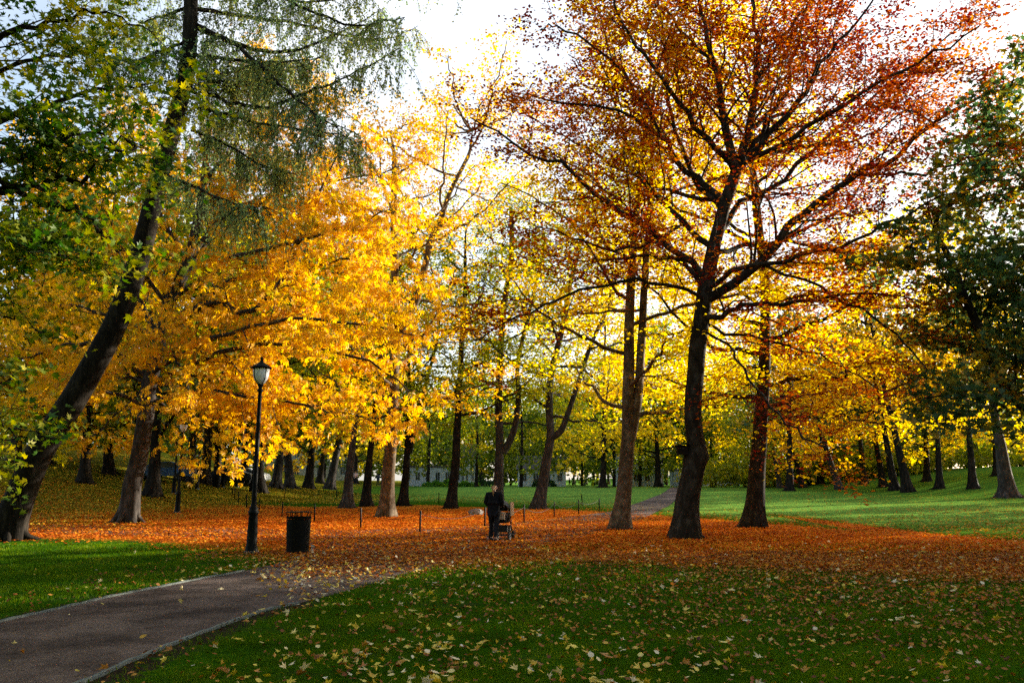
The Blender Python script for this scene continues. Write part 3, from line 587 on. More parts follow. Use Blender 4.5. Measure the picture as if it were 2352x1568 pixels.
# --- dark maple at the right edge
mb = np.array([17.8, 22.0, 0.0])
t = Tree(52, s1=.42, s2=.24, tw=(.4, 1.1), zf=.45, n_leaf=13, spreadr=.2, hang=.15, l2=.38)
t.trunk([mb, mb + (-.3, 0, 2.0), mb + (-.7, 0, 3.6), mb + (-1.0, .1, 5)], .38, .24, 22, 14)
for L, Ya, Yb, r in [([(2480, 1010), (2352, 935), (2290, 850), (2222, 700), (2180, 600), (2150, 510), (2190, 460), (2260, 420), (2330, 410)], 22, 21, .17), ([(2160, 530), (2100, 560), (2050, 590)], 21.5, 21, .05), ([(2460, 900), (2400, 700), (2380, 500), (2330, 350), (2300, 260)], 22, 23, .12),
    ([(2352, 935), (2260, 900), (2180, 900), (2100, 930)], 22, 20, .06), ([(2290, 850), (2250, 760), (2200, 740), (2140, 760)], 22, 24, .06), ([(2222, 700), (2180, 660), (2150, 640), (2080, 640)], 22, 24, .05), ([(2450, 800), (2350, 720), (2300, 640), (2290, 540), (2230, 480)], 22, 24, .1),
    ([(2460, 900), (2330, 780), (2280, 750), (2240, 800), (2200, 850)], 22, 23.5, .06), ([(2480, 600), (2400, 480), (2340, 400), (2300, 350), (2220, 330)], 22, 24, .08), ([(2450, 700), (2370, 620), (2330, 560), (2260, 570)], 21, 20, .07), ([(2480, 960), (2400, 900), (2350, 870), (2310, 900), (2260, 950)], 21, 20, .06),
    ([(2460, 500), (2420, 350), (2380, 250), (2330, 170)], 22, 21, .07)]:
    t.limb(pts(L, Ya, Yb), r, .014, t0=.12, n=18)
finish(t, 'maple_tree', 'dark green maple leaning in over the right edge in front of the bank', 'tree', mb, 'bark_dark', 'darkmaple', STAR, .20, .5, droop=.4, thick=.5)

# --- middle row behind the fence
limes = [
 (61, 'lime tree with a stout grey trunk, leftmost of the row inside the fence', [[(797, 1166), (803, 1080), (812, 1000), (820, 900)]], .36, 'bark_mid', 'lime', 6),
 (62, 'lime tree with a dark flared trunk between the grey trunk and the mottled pale trunk', [[(841, 1162), (846, 1080), (855, 1000), (865, 900)]], .33, 'bark_dark', 'lime', 6),
 (63, 'dark lime tree with a second stem leaning right, just right of the mottled pale trunk', [[(926, 1161), (934, 1060), (938, 960), (938, 850)], [(940, 1040), (955, 960), (978, 880), (1000, 800)]], .33, 'bark_dark', 'lime', 6),
 (64, 'dark slightly bent lime tree standing alone left of the woman with the pram', [[(1034, 1167), (1046, 1070), (1050, 980), (1057, 870), (1062, 760), (1070, 640)]], .33, 'bark_dark', 'lime', 6),
 (65, 'grey beech rising behind the woman, forking low into several upright stems', [[(1143, 1165), (1146, 1080), (1148, 1000), (1145, 930), (1150, 800), (1156, 720), (1175, 580), (1174, 480)], [(1155, 1040), (1180, 990), (1190, 920), (1190, 830), (1222, 690), (1252, 560)]], .36, 'bark_mid', 'lime', 6.2),
 (66, 'grey beech leaning right, forking into a V, right of the woman', [[(1238, 1168), (1252, 1080), (1264, 1000), (1262, 940), (1266, 860), (1290, 760), (1310, 650)], [(1265, 1005), (1290, 985), (1318, 910), (1358, 790), (1400, 700)]], .36, 'bark_mid', 'lime', 6.2)]
for sd_, lab, st, r, bk, lf, rad in limes:
    mid_tree(sd_, 'lime_tree' if 'lime' in lab else 'beech_tree', lab, st, r, bk, lf, rad + .8, 5.6, 21, size=.185, height=20, n_leaf=17, s1=.8, s2=.4)

# ---------------------------------------------------------------- background trees
def proto(seed, h, rad, hb, barkm, leafm, size, nl, r=.35, lean=0, s1=.85, s2=.45, n_leaf=11, tmpl=DIA, flat=.4, rise=.5):
    t = Tree(seed, s1=s1, s2=s2, tw=(.9, 1.9), zf=.7, n_leaf=n_leaf, spreadr=.38)
    P = t.trunk([(0, 0, 0), (lean * .3, 0, h * .2), (lean * .7, .1, h * .5), (lean, 0, h * .95)], r, .06, 22, 9, .6)
    t.procedural(P, r, hb, h * .95, rad, nl, rise=rise)
    cr = t.crown(tmpl, size, flat, 0, .6)
    return npmesh('trunk', t.b, [M[barkm]]), npmesh('crown', [cr], [M[leafm]])
PR = {}
PR['g'] = proto(101, 19, 6.2, 2.6, 'bark_dark', 'olive', .34, 34)
PR['g2'] = proto(102, 21, 6.6, 3.4, 'bark_mid', 'lime', .34, 36, lean=1.2)
PR['y'] = proto(103, 20, 6.6, 2.7, 'bark_dark', 'gold', .34, 36)
PR['y2'] = proto(104, 22, 6.4, 3.4, 'bark_mid', 'amber', .34, 36, lean=-.8)
PR['o'] = proto(105, 18, 6.0, 2.8, 'bark_dark', 'chestnut', .34, 32, lean=.6)
PR['d'] = proto(106, 17, 5.6, 2.4, 'bark_dark', 'darkmaple', .34, 32)
PR['dh'] = proto(110, 18, 5.0, 5.6, 'bark_dark', 'darkmaple', .34, 14)
PR['oh'] = proto(111, 19, 5.2, 5.4, 'bark_dark', 'chestnut', .34, 14, lean=-.6)
PR['yh'] = proto(112, 19, 5.2, 5.2, 'bark_dark', 'gold', .34, 15, lean=.5)
PR['r'] = proto(108, 18, 4.2, 6.0, 'bark_mid', 'darkmaple', .34, 13, r=.68)
PR['b'] = proto(107, 11, 2.6, 2.6, 'bark_mid', 'gold', .26, 18, r=.16, s1=.7, rise=1.0)
TILT = {1792: -11, 1814: 3, 1845: -13, 1928: -12, 2030: -3, 2055: -5, 2086: -6, 2316: -3, 756: 5, 592: -2, 1290: 3, 1885: 4, 193: -2, 668: -5, 2158: 3, 2236: -2}
def bg_tree(kind, u, v, label, sc=1.0, rz=None, name=None, group='trees standing across the lawn', P=None):
    p = G(u, v) if P is None else np.array(P); tm, cm = PR[kind + 'h' if (u > 1600 and kind in 'doy' and v > 1106) else kind]
    nm = name or {'g': 'lime_tree', 'g2': 'lime_tree', 'y': 'beech_tree', 'y2': 'beech_tree', 'o': 'maple_tree', 'd': 'oak_tree', 'r': 'oak_tree', 'b': 'birch_tree'}[kind]
    o = thing(nm, label, 'tree', p, random.uniform(0, 6.28) if rz is None else rz, group); o.scale = (sc, sc, sc)
    tl = TILT.get(u, random.uniform(-4, 4)); o.rotation_euler = (Matrix.Rotation(R(tl), 3, 'Y') @ Matrix.Rotation(o.rotation_euler[2], 3, 'Z')).to_euler()
    link('trunk', tm, o); link('crown', cm, o); return o
for a in [
 ('y', 193, 1108, 'dark upright trunk on the left slope, between the leaning larch and the chestnut', .8),
 ('o', 250, 1088, 'squat dark trunk higher on the left slope, half hidden by orange chestnut leaves', .9),
 ('g', 351, 1140, 'thick trunk standing directly behind the right side of the chestnut trunk', 1.0),
 ('g', 592, 1130, 'broad flared dark trunk directly behind the near lamp post', 1.15),
 ('g2', 634, 1121, 'dark trunk on the far lawn, first to the right of the near lamp post', 1.0),
 ('y2', 668, 1121, 'dark trunk on the far lawn above the litter bin, left one of the pair', 1.0),
 ('g', 708, 1121, 'dark trunk on the far lawn above the litter bin, right one of the pair', 1.1),
 ('g2', 756, 1123, 'stout split trunk on the far lawn left of the row inside the fence', 1.1),
 ('y', 735, 1110, 'thin far trunk before the cream house, between two stout trunks', .9),
 ('g', 560, 1112, 'far trunk beside the parked cars, left of the near lamp post', 1.0),
 ('g2', 470, 1110, 'dark far trunk on the left, behind the second distant lamp post', 1.0),
 ('y2', 440, 1108, 'slim far trunk close to the blue car', .9),
 ('d', 500, 1108, 'dark bushy far tree behind the distant litter bin', .9),
 ('g', 880, 1112, 'far trunk seen through the gap between the mottled trunk and its left neighbour', .9),
 ('y', 815, 1110, 'far golden tree seen between the first two trunks inside the fence', .9),
 ('b', 1089, 1116, 'slender yellow birch on the far side of the lawn left of the woman', 1.0),
 ('g2', 985, 1112, 'bushy green yellow tree before the low white building', .95),
 ('y2', 1020, 1110, 'tall far tree right behind the bright green shrubs', 1.0),
 ('d', 1196, 1113, 'dark far tree just right of the woman, above the far lawn edge', .9),
 ('d', 1215, 1114, 'dark conifer like far tree left of the V shaped beech', .85),
 ('g', 1290, 1116, 'pale blue grey trunk at the lawn edge right of the V shaped beech', .95),
 ('y', 1318, 1112, 'slim dark far trunk beside the distant walkers', .9),
 ('g2', 1345, 1112, 'far trunk midway between the V shaped beech and the golden twin beech', 1.0),
 ('g', 1372, 1113, 'bluish far trunk, second one left of the golden twin beech', 1.1),
 ('y', 1398, 1112, 'far trunk closest to the left side of the golden twin beech', 1.0),
 ('g', 1492, 1114, 'dark far trunk standing in front of the white balcony building', .9),
 ('y', 1385, 1119, 'golden far tree standing on the far lawn close behind the golden twin beech', 1.25),
 ('g', 1512, 1118, 'yellow green far tree standing left of the far end of the path', 1.25),
 ('y', 1600, 1117, 'golden far tree standing right of the far end of the path', 1.3),
 ('g2', 1105, 1115, 'tall yellow green far tree right of the slender birch', 1.1),
 ('d', 1530, 1112, 'dark round far tree between the balcony building and the copper beech', .8),
 ('y', 1640, 1113, 'far tree with golden leaves right of the copper beech trunk', 1.0),
 ('g2', 1672, 1112, 'far green tree midway between the copper beech and the thick golden beech', 1.0),
 ('g2', 1792, 1121, 'far trunk leaning left, right beside the thick golden beech', .9),
 ('d', 1814, 1127, 'dark far trunk with a bough arching to the left, right of the thick golden beech', 1.1),
 ('y', 1845, 1120, 'leaning pale far trunk right of the arching bough tree', 1.0),
 ('g', 1885, 1112, 'far trunk at the wood edge, left of the bent grey trunk', 1.0),
 ('y2', 1928, 1124, 'bent grey trunk leaning left on the sunlit far lawn', 1.05),
 ('y', 1985, 1111, 'thick lit trunk on the pale far bank between the bent grey and the black trunks', 1.0),
 ('o', 2030, 1118, 'ivy dark trunk, leftmost of the three black trunks on the right', 1.0),
 ('d', 2055, 1126, 'tall black trunk, middle of the three black trunks on the right', 1.15),
 ('o', 2086, 1130, 'tall black trunk, rightmost of the three black trunks on the right', 1.15),
 ('d', 2158, 1122, 'slim dark trunk standing before the foot of the right bank', .95),
 ('o', 2236, 1122, 'black trunk on the slope of the right bank, left of the big grey trunk', 1.0),
 ('r', 2316, 1142, 'big grey flared trunk at the right edge on the lit lawn', .9),
 ('y', 2130, 1105, 'golden tree behind the right bank near its left end', 1.0),
 ('y', 2290, 1092, 'golden tree on top of the right bank behind the big grey trunk', .9),
 ('g', 100, 1062, 'green tree at the top of the left slope behind the leaning larch', .9),
 ('y2', 30, 1058, 'golden tree at the top of the left slope by the left edge', .9)]:
    bg_tree(a[0], a[1], a[2], a[3], a[4] * (1.2 if a[0] != 'b' else 1))
# a wood beyond the park: one mass
def wood(name, spots, leafm, size, seed, n_each=2600, hgt=(9, 15), radr=(4.5, 7), zmin=.8):
    rg = np.random.default_rng(seed); P = []; tb = []
    for x, y in spots:
        h = rg.uniform(*hgt) * (1.0 if x / y > .55 or hgt[1] < 8 else 1.55); rd = rg.uniform(*radr); z = float(hz(x, y)); nb = 34
        cen = rg.normal(size=(nb, 3)); cen /= np.linalg.norm(cen, axis=1)[:, None]; cen *= (rg.uniform(.35, 1, nb) ** .6)[:, None]
        cen = cen * np.array([rd, rd, h * .5]) + np.array([x, y, z + h * (.58 if zmin > 2 else .5)]); k = n_each // nb
        q = cen[:, None, :] + rg.normal(size=(nb, k, 3)) * np.array([1.15, 1.15, .6]); P.append(q.reshape(-1, 3))
        tb.append(tube(np.array([(x, y, z - .2), (x + .2, y, z + h * .4), (x, y, z + h * .8)]), [.3, .22, .08], 6, 1))
    P = np.concatenate(P); P = P[P[:, 2] > hz(P[:, 0], P[:, 1]) + zmin]
    lv = leaves(P, DIA, size, flat=.3, rg=rg)
    return part(name, [lv] + tb, [M[leafm], M['bark_dark']], kind='stuff')
rg = np.random.default_rng(5)
def belt(n, a0, a1, d0, d1):
    o = []
    for k in range(n):
        a = R(a0 + (a1 - a0) * (k + rg.uniform(0, 1)) / n); d = rg.uniform(d0, d1); o.append((math.sin(a) * d, math.cos(a) * d))
    return o
wood('woodland', belt(64, -44, 46, 158, 200), 'olive', .8, 1, 1900, (10, 15), (5, 8), .4)
wood('woodland', belt(26, -44, 42, 128, 144), 'olive', .6, 2, 1600, (11, 14), (4, 6), 2.0)
wood('woodland', belt(30, 14, 47, 124, 140), 'lime', .5, 12, 1500, (3.5, 5.2), (3.5, 5), .2)
# the park carries on beyond the right edge and behind the camera: its trees shade the foreground
nS = np.array([math.cos(SUN_AZ), -math.sin(SUN_AZ)]); sS = np.array([math.sin(SUN_AZ), math.cos(SUN_AZ)])
off = []
for s_ in np.arange(-10, 22, 4.2):
    for tt in (46, 56, 66): off.append(tuple(nS * (s_ + rg.uniform(-1, 1)) + sS * (tt + rg.uniform(-4, 4))))
off = [p for p in off if p[0] / max(p[1], .1) > .72]
wood('woodland', off, 'amber', .55, 3, 2600, (13, 16), (4, 5.2), .6)
wood('woodland', [tuple(nS * a_ + sS * b_) for a_, b_ in ((-18.6, 55), (-18.2, 63), (-23.5, 66), (-29.5, 76))], 'amber', .5, 6, 2200, (13, 15), (1.2, 1.7), .6)  # slim unseen trees, added and kept narrow to stripe the ground with shade
ring = []
for k in range(46):
    a = R(rg.uniform(98, 306)); d = rg.uniform(13, 42); ring.append((math.sin(a) * d, math.cos(a) * d))
wood('woodland', ring, 'lime', .55, 4, 2600, (14, 19), (4.5, 6.5), 3.0)

# ---------------------------------------------------------------- fallen leaves and grass
def scatter(n, x0, x1, y0, y1, dens, rg, z=.012):
    x = rg.uniform(x0, x1, n); y = rg.uniform(y0, y1, n); k = rg.uniform(size=n) < dens(x, y); x, y = x[k], y[k]
    inview = np.abs(x) < .70 * y + 1.5; x, y = x[inview], y[inview]
    return np.stack([x, y, hz(x, y) + z + rg.uniform(0, .03, len(x))], 1)
rg = np.random.default_rng(9)
P = scatter(640000, -30, 34, 12, 52, lambda x, y: np.maximum(litter(x, y) ** 1.6, .22 * (1 - sm(-1, 11, y - np.interp(x, HI[:, 0], HI[:, 1]))) * sm(-3, 0, y - np.interp(x, LO[:, 0], LO[:, 1]))) * np.clip(1.25 - y / 60, 0, 1), rg)
part('fallen_beech_leaves', [leaves(P, OVAL, .085, flat=.68, rg=rg)], M['litter'], kind='stuff')
P = scatter(190000, -8, 15, 5, 21, lambda x, y: .05 + .13 * sm(-3, 5, x) * sm(6, 12, y) + .5 * litter(x, y), rg, .03); P = P[~(inpath(P[:, 0], P[:, 1]) & (P[:, 0] + .51 * (P[:, 1] - 12) < -3.1))]
part('fallen_beech_leaves', [leaves(P, OVAL, .05, flat=.6, rg=rg)], M['brown_litter'], kind='stuff')
def dm(x, y):
    d = .015 + (1.8 * np.exp(-((x + .7) / 2.2) ** 2 - ((y - 6.8) / 1.9) ** 2) + .09) * (.5 + .5 * np.sin(x * 3.1 + np.sin(y * 2.3) * 1.5) * np.sin(y * 2.7 + x)) ** 1.7 * 1.5 + .45 * np.exp(-((x + 4.0) / 2.3) ** 2 - ((y - 15.5) / 3.0) ** 2) + .045 * sm(-3, 0, x) * (1 - sm(12, 22, y))
    p = inpath(x, y) & (x + .51 * (y - 12) < -3.1); d = np.where(p, .012, d); return d * np.where(x < -6, .12, 1) * (1 - .8 * sm(20, 26, y))
P = scatter(44000, -11, 17, 5, 26, dm, rg, .04)
FOLD = (STAR[0] * np.array([.5, 1, 1]) + np.array([0, 0, 1]) * (.75 * np.abs(STAR[0][:, :1]) - .4 * (STAR[0][:, 1:2] - .3) ** 2), STAR[1])
CURL = (np.array([(x * 1.2, y, .9 * x * x + .35 * (y - .5) ** 2) for x, y in _h]), OVAL[1])
k3 = rg.integers(0, 4, len(P))
part('fallen_maple_leaves', [leaves(P[k3 == 0], CSTAR, .09, flat=.74, rg=rg, var=.45), leaves(P[k3 == 1], FOLD, .09, flat=.55, rg=rg, var=.4), leaves(P[k3 == 2], CURL, .06, flat=.6, rg=rg, var=.5), leaves(P[k3 == 3], CSTAR, .055, flat=.78, rg=rg, var=.5)], M['fallen'], kind='stuff')
rgy = np.random.default_rng(77)
P = scatter(260000, -60, 45, 28, 80, lambda x, y: .85 * yellow(x, y) * (sm(-8, -16, x) + (.22 + .4 * sm(10, 35, x)) * (1 - sm(6, 22, y - np.interp(x, HI[:, 0], HI[:, 1])) * .9)) , rgy, .01)
part('fallen_leaves', [leaves(P, DIA, .12, flat=.62, rg=rgy)], M['yellow_litter'], kind='stuff')
# grass blades, denser near the camera
def blades(n, y0, y1, hgt, wd):
    y = y0 + (y1 - y0) * rg.uniform(size=n) ** .9; x = rg.uniform(-1, 1, n) * (.70 * y + 1.0)
    k = ~inpath(x, y) & (rg.uniform(size=n) > litter(x, y) * .75)
    thin = np.sin(x * 1.9 + np.sin(y * 1.3) * 2) * np.sin(y * 2.3 + np.sin(x * 1.1) * 2); k &= rg.uniform(size=n) < .8 + .55 * thin; k &= rg.uniform(size=n) > bare(x, y) * 1.25
    x, y = x[k], y[k]; n = len(x); B = np.stack([x, y, hz(x, y)], 1); h = hgt * rg.uniform(.5, 1.3, n)
    a = rg.uniform(0, 6.28, n); s = np.stack([np.cos(a), np.sin(a), 0 * a], 1) * wd * rg.uniform(.7, 1.3, n)[:, None]; l = rg.normal(size=(n, 3)) * .5; l[:, 2] = 1; tip = B + l * h[:, None]
    V = np.stack([B - s, B + s, tip], 1).reshape(-1, 3); return (V, np.arange(3 * n).reshape(-1, 3), 0, False)
part('grass', [blades(260000, 5, 12, .05, .0045), blades(170000, 12, 24, .055, .009)], M['blade'], kind='stuff')

# ---------------------------------------------------------------- street lamps
def lamp(p, label, group='lamp posts along the path'):
    r = thing('lamp_post', label, 'street lamp', p, 0, group)
    part('post', [lathe([(.165, -.05), (.165, .05), (.15, .07), (.15, .16), (.13, .20), (.128, .55), (.11, .95), (.135, 1.0), (.135, 1.04), (.10, 1.07), (.115, 1.12), (.075, 1.17), (.065, 1.3), (.058, 2.4), (.05, 3.6), (.045, 4.1), (.075, 4.13), (.075, 4.17), (.05, 4.2), (.06, 4.26), (.085, 4.32)], 20)], M['iron'], r)
    part('plinth', [lathe([(.19, -.05), (.19, .03), (.172, .06), (.1, .062)], 20)], M['iron_base'], r)
    part('globe', [lathe([(.06, 4.32), (.12, 4.37), (.17, 4.45), (.2, 4.56), (.212, 4.68), (.21, 4.74), (.001, 4.75)], 24)], M['opal'], r)
    ribs = []
    for q in range(4):
        a = q * math.pi / 2 + .9; pr = [(.075, 4.32), (.135, 4.375), (.182, 4.45), (.212, 4.56), (.222, 4.68), (.224, 4.76)]
        ribs.append(tube([(c * math.cos(a), c * math.sin(a), z) for c, z in pr], .010, 6))
    part('rib', ribs, M['iron'], r)
    part('cap', [lathe([(.2, 4.735), (.27, 4.74), (.275, 4.77), (.23, 4.80), (.17, 4.84), (.10, 4.88), (.05, 4.92), (.03, 4.98), (.045, 5.0), (.03, 5.03), (.012, 5.06), (.001, 5.12)], 24)], M['iron'], r)
    return r
lp = lamp(G(577, 1270), 'near black lamp post with white glass globe beside the litter bin', None)
for u, v, lab, s in [(407, 1177, 'second lamp post from the front, its head hidden in chestnut leaves', 1.0), (399, 1133, 'thin lamp post just behind and left of the second one', 1.0), (452, 1123, 'far lamp post between the chestnut and the distant litter bin', 1.0), (512, 1119, 'far lamp post just right of the distant litter bin', 1.0), (544, 1118, 'far lamp post in front of the parked dark car', 1.0), (1480, 1114, 'slim far lamp post in front of the white balcony building', .7)]:
    c_ = copy_tree(lp); c_.location = G(u, v); c_['label'] = lab; c_['group'] = 'distant lamp posts'; c_.scale = (s, s, s)
# ---------------------------------------------------------------- litter bins
def bin_(p, label):
    r = thing('litter_bin', label, 'litter bin', p, 0, 'black park litter bins')
    n = 64; rows = 34; hh = .88; a = np.linspace(0, 2 * math.pi, n, endpoint=False); V = []; Fc = []
    for k in range(rows + 1):
        z = .04 + hh * k / rows; rr = .275 + .035 * k / rows
        if k in (rows, rows - 1, 0, 1): rr += .008
        V += [(rr * math.cos(q), rr * math.sin(q) * .92, z) for q in a]
    for k in range(rows):
        for j in range(n):
            if (k == rows - 3 or k == rows - 4 and False or k == rows - 13) and j % 3 == 1: continue
            Fc.append((k * n + j, k * n + (j + 1) % n, (k + 1) * n + (j + 1) % n, (k + 1) * n + j))
    part('body', [(np.array(V), Fc, 0, True), lathe([(.001, .05), (.27, .05)], 24)], M['iron'], r)
    part('liner', [lathe([(.255, .1), (.262, .5), (.268, .60)], 24)], M['rubber'], r)
    part('lid', [lathe([(.001, 1.05), (.20, 1.052), (.33, 1.04), (.345, 1.03), (.33, 1.025), (.001, 1.03)], 28)], M['iron'], r)
    for q in range(6):
        b_ = R(30 + 60 * q); part('bracket', [tube([(.30 * math.cos(b_), .28 * math.sin(b_), .90), (.285 * math.cos(b_), .26 * math.sin(b_), .96), (.325 * math.cos(b_), .31 * math.sin(b_), 1.03)], .013, 6)], M['iron'], r)
    for q in range(4):
        b_ = (q - 1.5) * .06; part('bar', [tube([(b_, -.27, .90), (b_ * 1.2, -.25, 1.03)], .010, 6)], M['iron'], r)
    part('foot', [lathe([(.24, -.03), (.24, .045)], 24)], M['iron'], r)
    return r
bn = bin_(G(683, 1271), 'black perforated litter bin with flat lid beside the near lamp post')
c_ = copy_tree(bn); c_.location = G(497, 1119); c_['label'] = 'small distant litter bin on the far lawn left of the near lamp post'
# ---------------------------------------------------------------- fence
def z2(x, y): return ((800 + x / 2.24) / 1.551, (1400 + y / 2.24) / 1.551)
def z3(x, y): return ((1700 + x / 2.24) / 1.551, (1400 + y / 2.24) / 1.551)
def fence(label, bases, hgt):
    P = [G(*b) for b in bases]; r = thing('rope_fence', label, 'fence', P[0]); o = P[0]
    rg = np.random.default_rng(3)
    for p in P:
        q = p - o; le = rg.normal(size=2) * .02
        part('post', [capped([q + (0, 0, -.1), q + (le[0], le[1], hgt - .03), q + (le[0], le[1], hgt)], [.034, .034, .02], 8)], M['iron'], r)
    for a, b in zip(P[:-1], P[1:]):
        t = np.linspace(0, 1, 12); C = a + (b - a) * t[:, None]; C[:, 2] += hgt - .12 - .32 * 4 * t * (1 - t) * min(1, np.linalg.norm(b - a) / 5)
        part('rope', [tube(C - o, .009, 4)], M['iron'], r)
    return r
fence('low black posts with a sagging rope along the near side of the tree row', [z2(60, 818), z2(78, 843), z2(108, 878), z2(176, 912), z2(274, 948), z2(458, 990), z2(716, 1028), z2(1087, 1075), z2(1558, 1117), z2(2075, 1070), z3(374, 1035), z3(614, 990), z3(810, 966), z3(972, 948)], .8)
fence('low black posts and rope behind the tree row, nearest the lawn', [z2(478, 840), z2(892, 855), z2(1710, 878), z3(839, 898)], .8)
# stone
def stone(p, s, label):
    bm = bmesh.new(); bmesh.ops.create_icosphere(bm, subdivisions=3, radius=1)
    for v_ in bm.verts:
        c_ = v_.co; k = 1 + .14 * math.sin(c_.x * 3 + 1) + .10 * math.sin(c_.y * 5 + c_.z * 4) + .06 * math.sin(c_.z * 9 + c_.x * 7)
        v_.co = Vector((np.sign(c_.x) * abs(c_.x) ** .7 * s[0] * k, np.sign(c_.y) * abs(c_.y) ** .7 * s[1] * k, np.sign(c_.z) * abs(c_.z) ** .6 * s[2] * k))
    me = bpy.data.meshes.new('boulder'); bm.to_mesh(me); bm.free(); me.materials.append(M['stone'])
    return tag(link('boulder', me, loc=p), label, 'stone')
pp = G(1092, 1182); stone(pp + (0, 0, .1), (.42, .3, .2), 'low grey stone among orange leaves left of the woman with the pram')
# ---------------------------------------------------------------- people
def skin(name, verts, edges, mat_, parent, root=0, sub=2, loc=None):
    me = bpy.data.meshes.new(name); me.from_pydata([v[:3] for v in verts], edges, []); o = link(name, me, parent)
    me.materials.append(mat_)
    bpy.context.view_layer.objects.active = o
    m = o.modifiers.new('Skin', 'SKIN'); m.use_smooth_shade = True
    if not me.skin_vertices: me.skin_vertices.new() if hasattr(me.skin_vertices, 'new') else None
    if not me.skin_vertices:
        o.select_set(True); bpy.ops.mesh.customdata_skin_add()
    for i_, v in enumerate(verts):
        s_ = me.skin_vertices[0].data[i_]; s_.radius = (v[3], v[4] if len(v) > 4 else v[3]); s_.use_root = (i_ == root)
    o.modifiers.new('Sub', 'SUBSURF').levels = sub; o.modifiers['Sub'].render_levels = sub
    dg = bpy.context.evaluated_depsgraph_get(); ev = o.evaluated_get(dg); m2 = bpy.data.meshes.new_from_object(ev)
    o.modifiers.clear(); o.data = m2; m2.name = name
    if not m2.materials: m2.materials.append(mat_)
    return o
def body_chain(stride=.14):
    V = [(0, 0, .90, .15, .12), (0, 0, 1.08, .13, .10), (0, .01, 1.25, .155, .11), (0, .01, 1.37, .15, .09), (0, .02, 1.44, .055), (0, .035, 1.50, .05), (0, .05, 1.57, .088, .098), (0, .05, 1.635, .06, .07)]
    E = [(0, 1), (1, 2), (2, 3), (3, 4), (4, 5), (5, 6), (6, 7)]
    for sx, st in ((-1, stride), (1, -stride)):
        k = len(V); V += [(sx * .09, 0, .84, .10, .10), (sx * .10, st * .45 + .03, .48, .062), (sx * .10, st - .02, .09, .040), (sx * .105, st + .02, .05, .028, .024), (sx * .115, st + .12, .035, .022, .016)]
        E += [(0, k), (k, k + 1), (k + 1, k + 2), (k + 2, k + 3), (k + 3, k + 4)]
        k = len(V); V += [(sx * .185, .02, 1.37, .058), (sx * .235, .0, 1.12, .046), (sx * .20, .24, 1.02, .033), (sx * .185, .30, 1.02, .026, .034)]
        E += [(3, k), (k, k + 1), (k + 1, k + 2), (k + 2, k + 3)]
        w0 = k + 3
        for f, (dx, dl) in enumerate(((-.03, .065), (-.01, .075), (.01, .075), (.03, .06))):
            k = len(V); V += [(sx * .185 + dx, .345, 1.035, .0085), (sx * .185 + dx, .372, 1.015, .008), (sx * .185 + dx, .355, .99, .007)]; E += [(w0, k), (k, k + 1), (k + 1, k + 2)]
        k = len(V); V += [(sx * .185 - sx * .04, .31, 1.005, .009), (sx * .185 - sx * .045, .345, .99, .008)]; E += [(w0, k), (k, k + 1)]
    return V, E
def person(p, rz, label, top, bottom, hair, pony=False, s=1.0, group=None):
    r = thing('person', label, 'person', p, rz, group); r.scale = (s, s, s)
    V, E = body_chain(); b_ = skin('body', V, E, M['skin'], r)
    # face on the front (+y)
    for sx in (-1, 1):
        part('ear', [lathe([(.001, -.028), (.016, -.015), (.02, 0), (.016, .015), (.001, .028)], 8, (sx * .09, .045, 1.565))], M['skin'], r)
        part('eye', [lathe([(.001, -.012), (.011, 0), (.001, .012)], 8, (sx * .033, .135, 1.575))], M['rubber'], r)
    part('nose', [tube([(0, .14, 1.58), (0, .158, 1.55), (0, .145, 1.54)], [.008, .014, .008], 8)], M['skin'], r)
    part('mouth', [tube([(-.022, .138, 1.515), (0, .145, 1.513), (.022, .138, 1.515)], .006, 6)], M['red_cloth'], r)
    J = [(0, -.01, .72, .22, .17), (0, -.005, .93, .205, .165), (0, 0, 1.1, .19, .15), (0, .01, 1.26, .20, .15), (0, .01, 1.375, .165, .105), (0, .015, 1.43, .085, .08), (0, .02, 1.462, .075, .075)]
    Ej = [(k, k + 1) for k in range(6)]
    for sx in (-1, 1):
        k = len(J); J += [(sx * .19, .02, 1.375, .085), (sx * .255, .0, 1.12, .075), (sx * .205, .235, 1.025, .048)]; Ej += [(4, k), (k, k + 1), (k + 1, k + 2)]
    skin('jacket', J, Ej, top, r, root=1)
    W = [(0, 0, .88, .165, .13)]; Ew = []
    for sx, st in ((-1, .14), (1, -.14)):
        k = len(W); W += [(sx * .09, 0, .82, .11, .11), (sx * .10, st * .45 + .03, .48, .078), (sx * .10, st - .02, .11, .062)]; Ew += [(0, k), (k, k + 1), (k + 1, k + 2)]
    skin('trousers', W, Ew, bottom, r)
    for sx, st in ((-1, .14), (1, -.14)):
        skin('shoe', [(sx * .10, st - .07, .07, .062, .058), (sx * .105, st + .03, .06, .062, .055), (sx * .115, st + .16, .045, .055, .042)], [(0, 1), (1, 2)], M['rubber'], r)
    Hh = [(0, .02, 1.50, .07, .05), (0, .03, 1.575, .098, .10), (0, .04, 1.64, .078, .085)]; Eh = [(0, 1), (1, 2)]
    if pony: Hh += [(0, -.075, 1.56, .035), (0.01, -.13, 1.49, .038), (.015, -.135, 1.38, .022), (.02, -.13, 1.32, .008)]; Eh += [(1, 3), (3, 4), (4, 5), (5, 6)]
    skin('hair', Hh, Eh, hair, r, root=1)
    return r
wp = G(1134, 1243); wp2 = wp.copy()
person(wp2, R(-14), 'woman with a blonde ponytail in black jacket and dark trousers pushing a pram', M['black_cloth'], M['dark_trousers'], M['blonde'], True, 1.03)
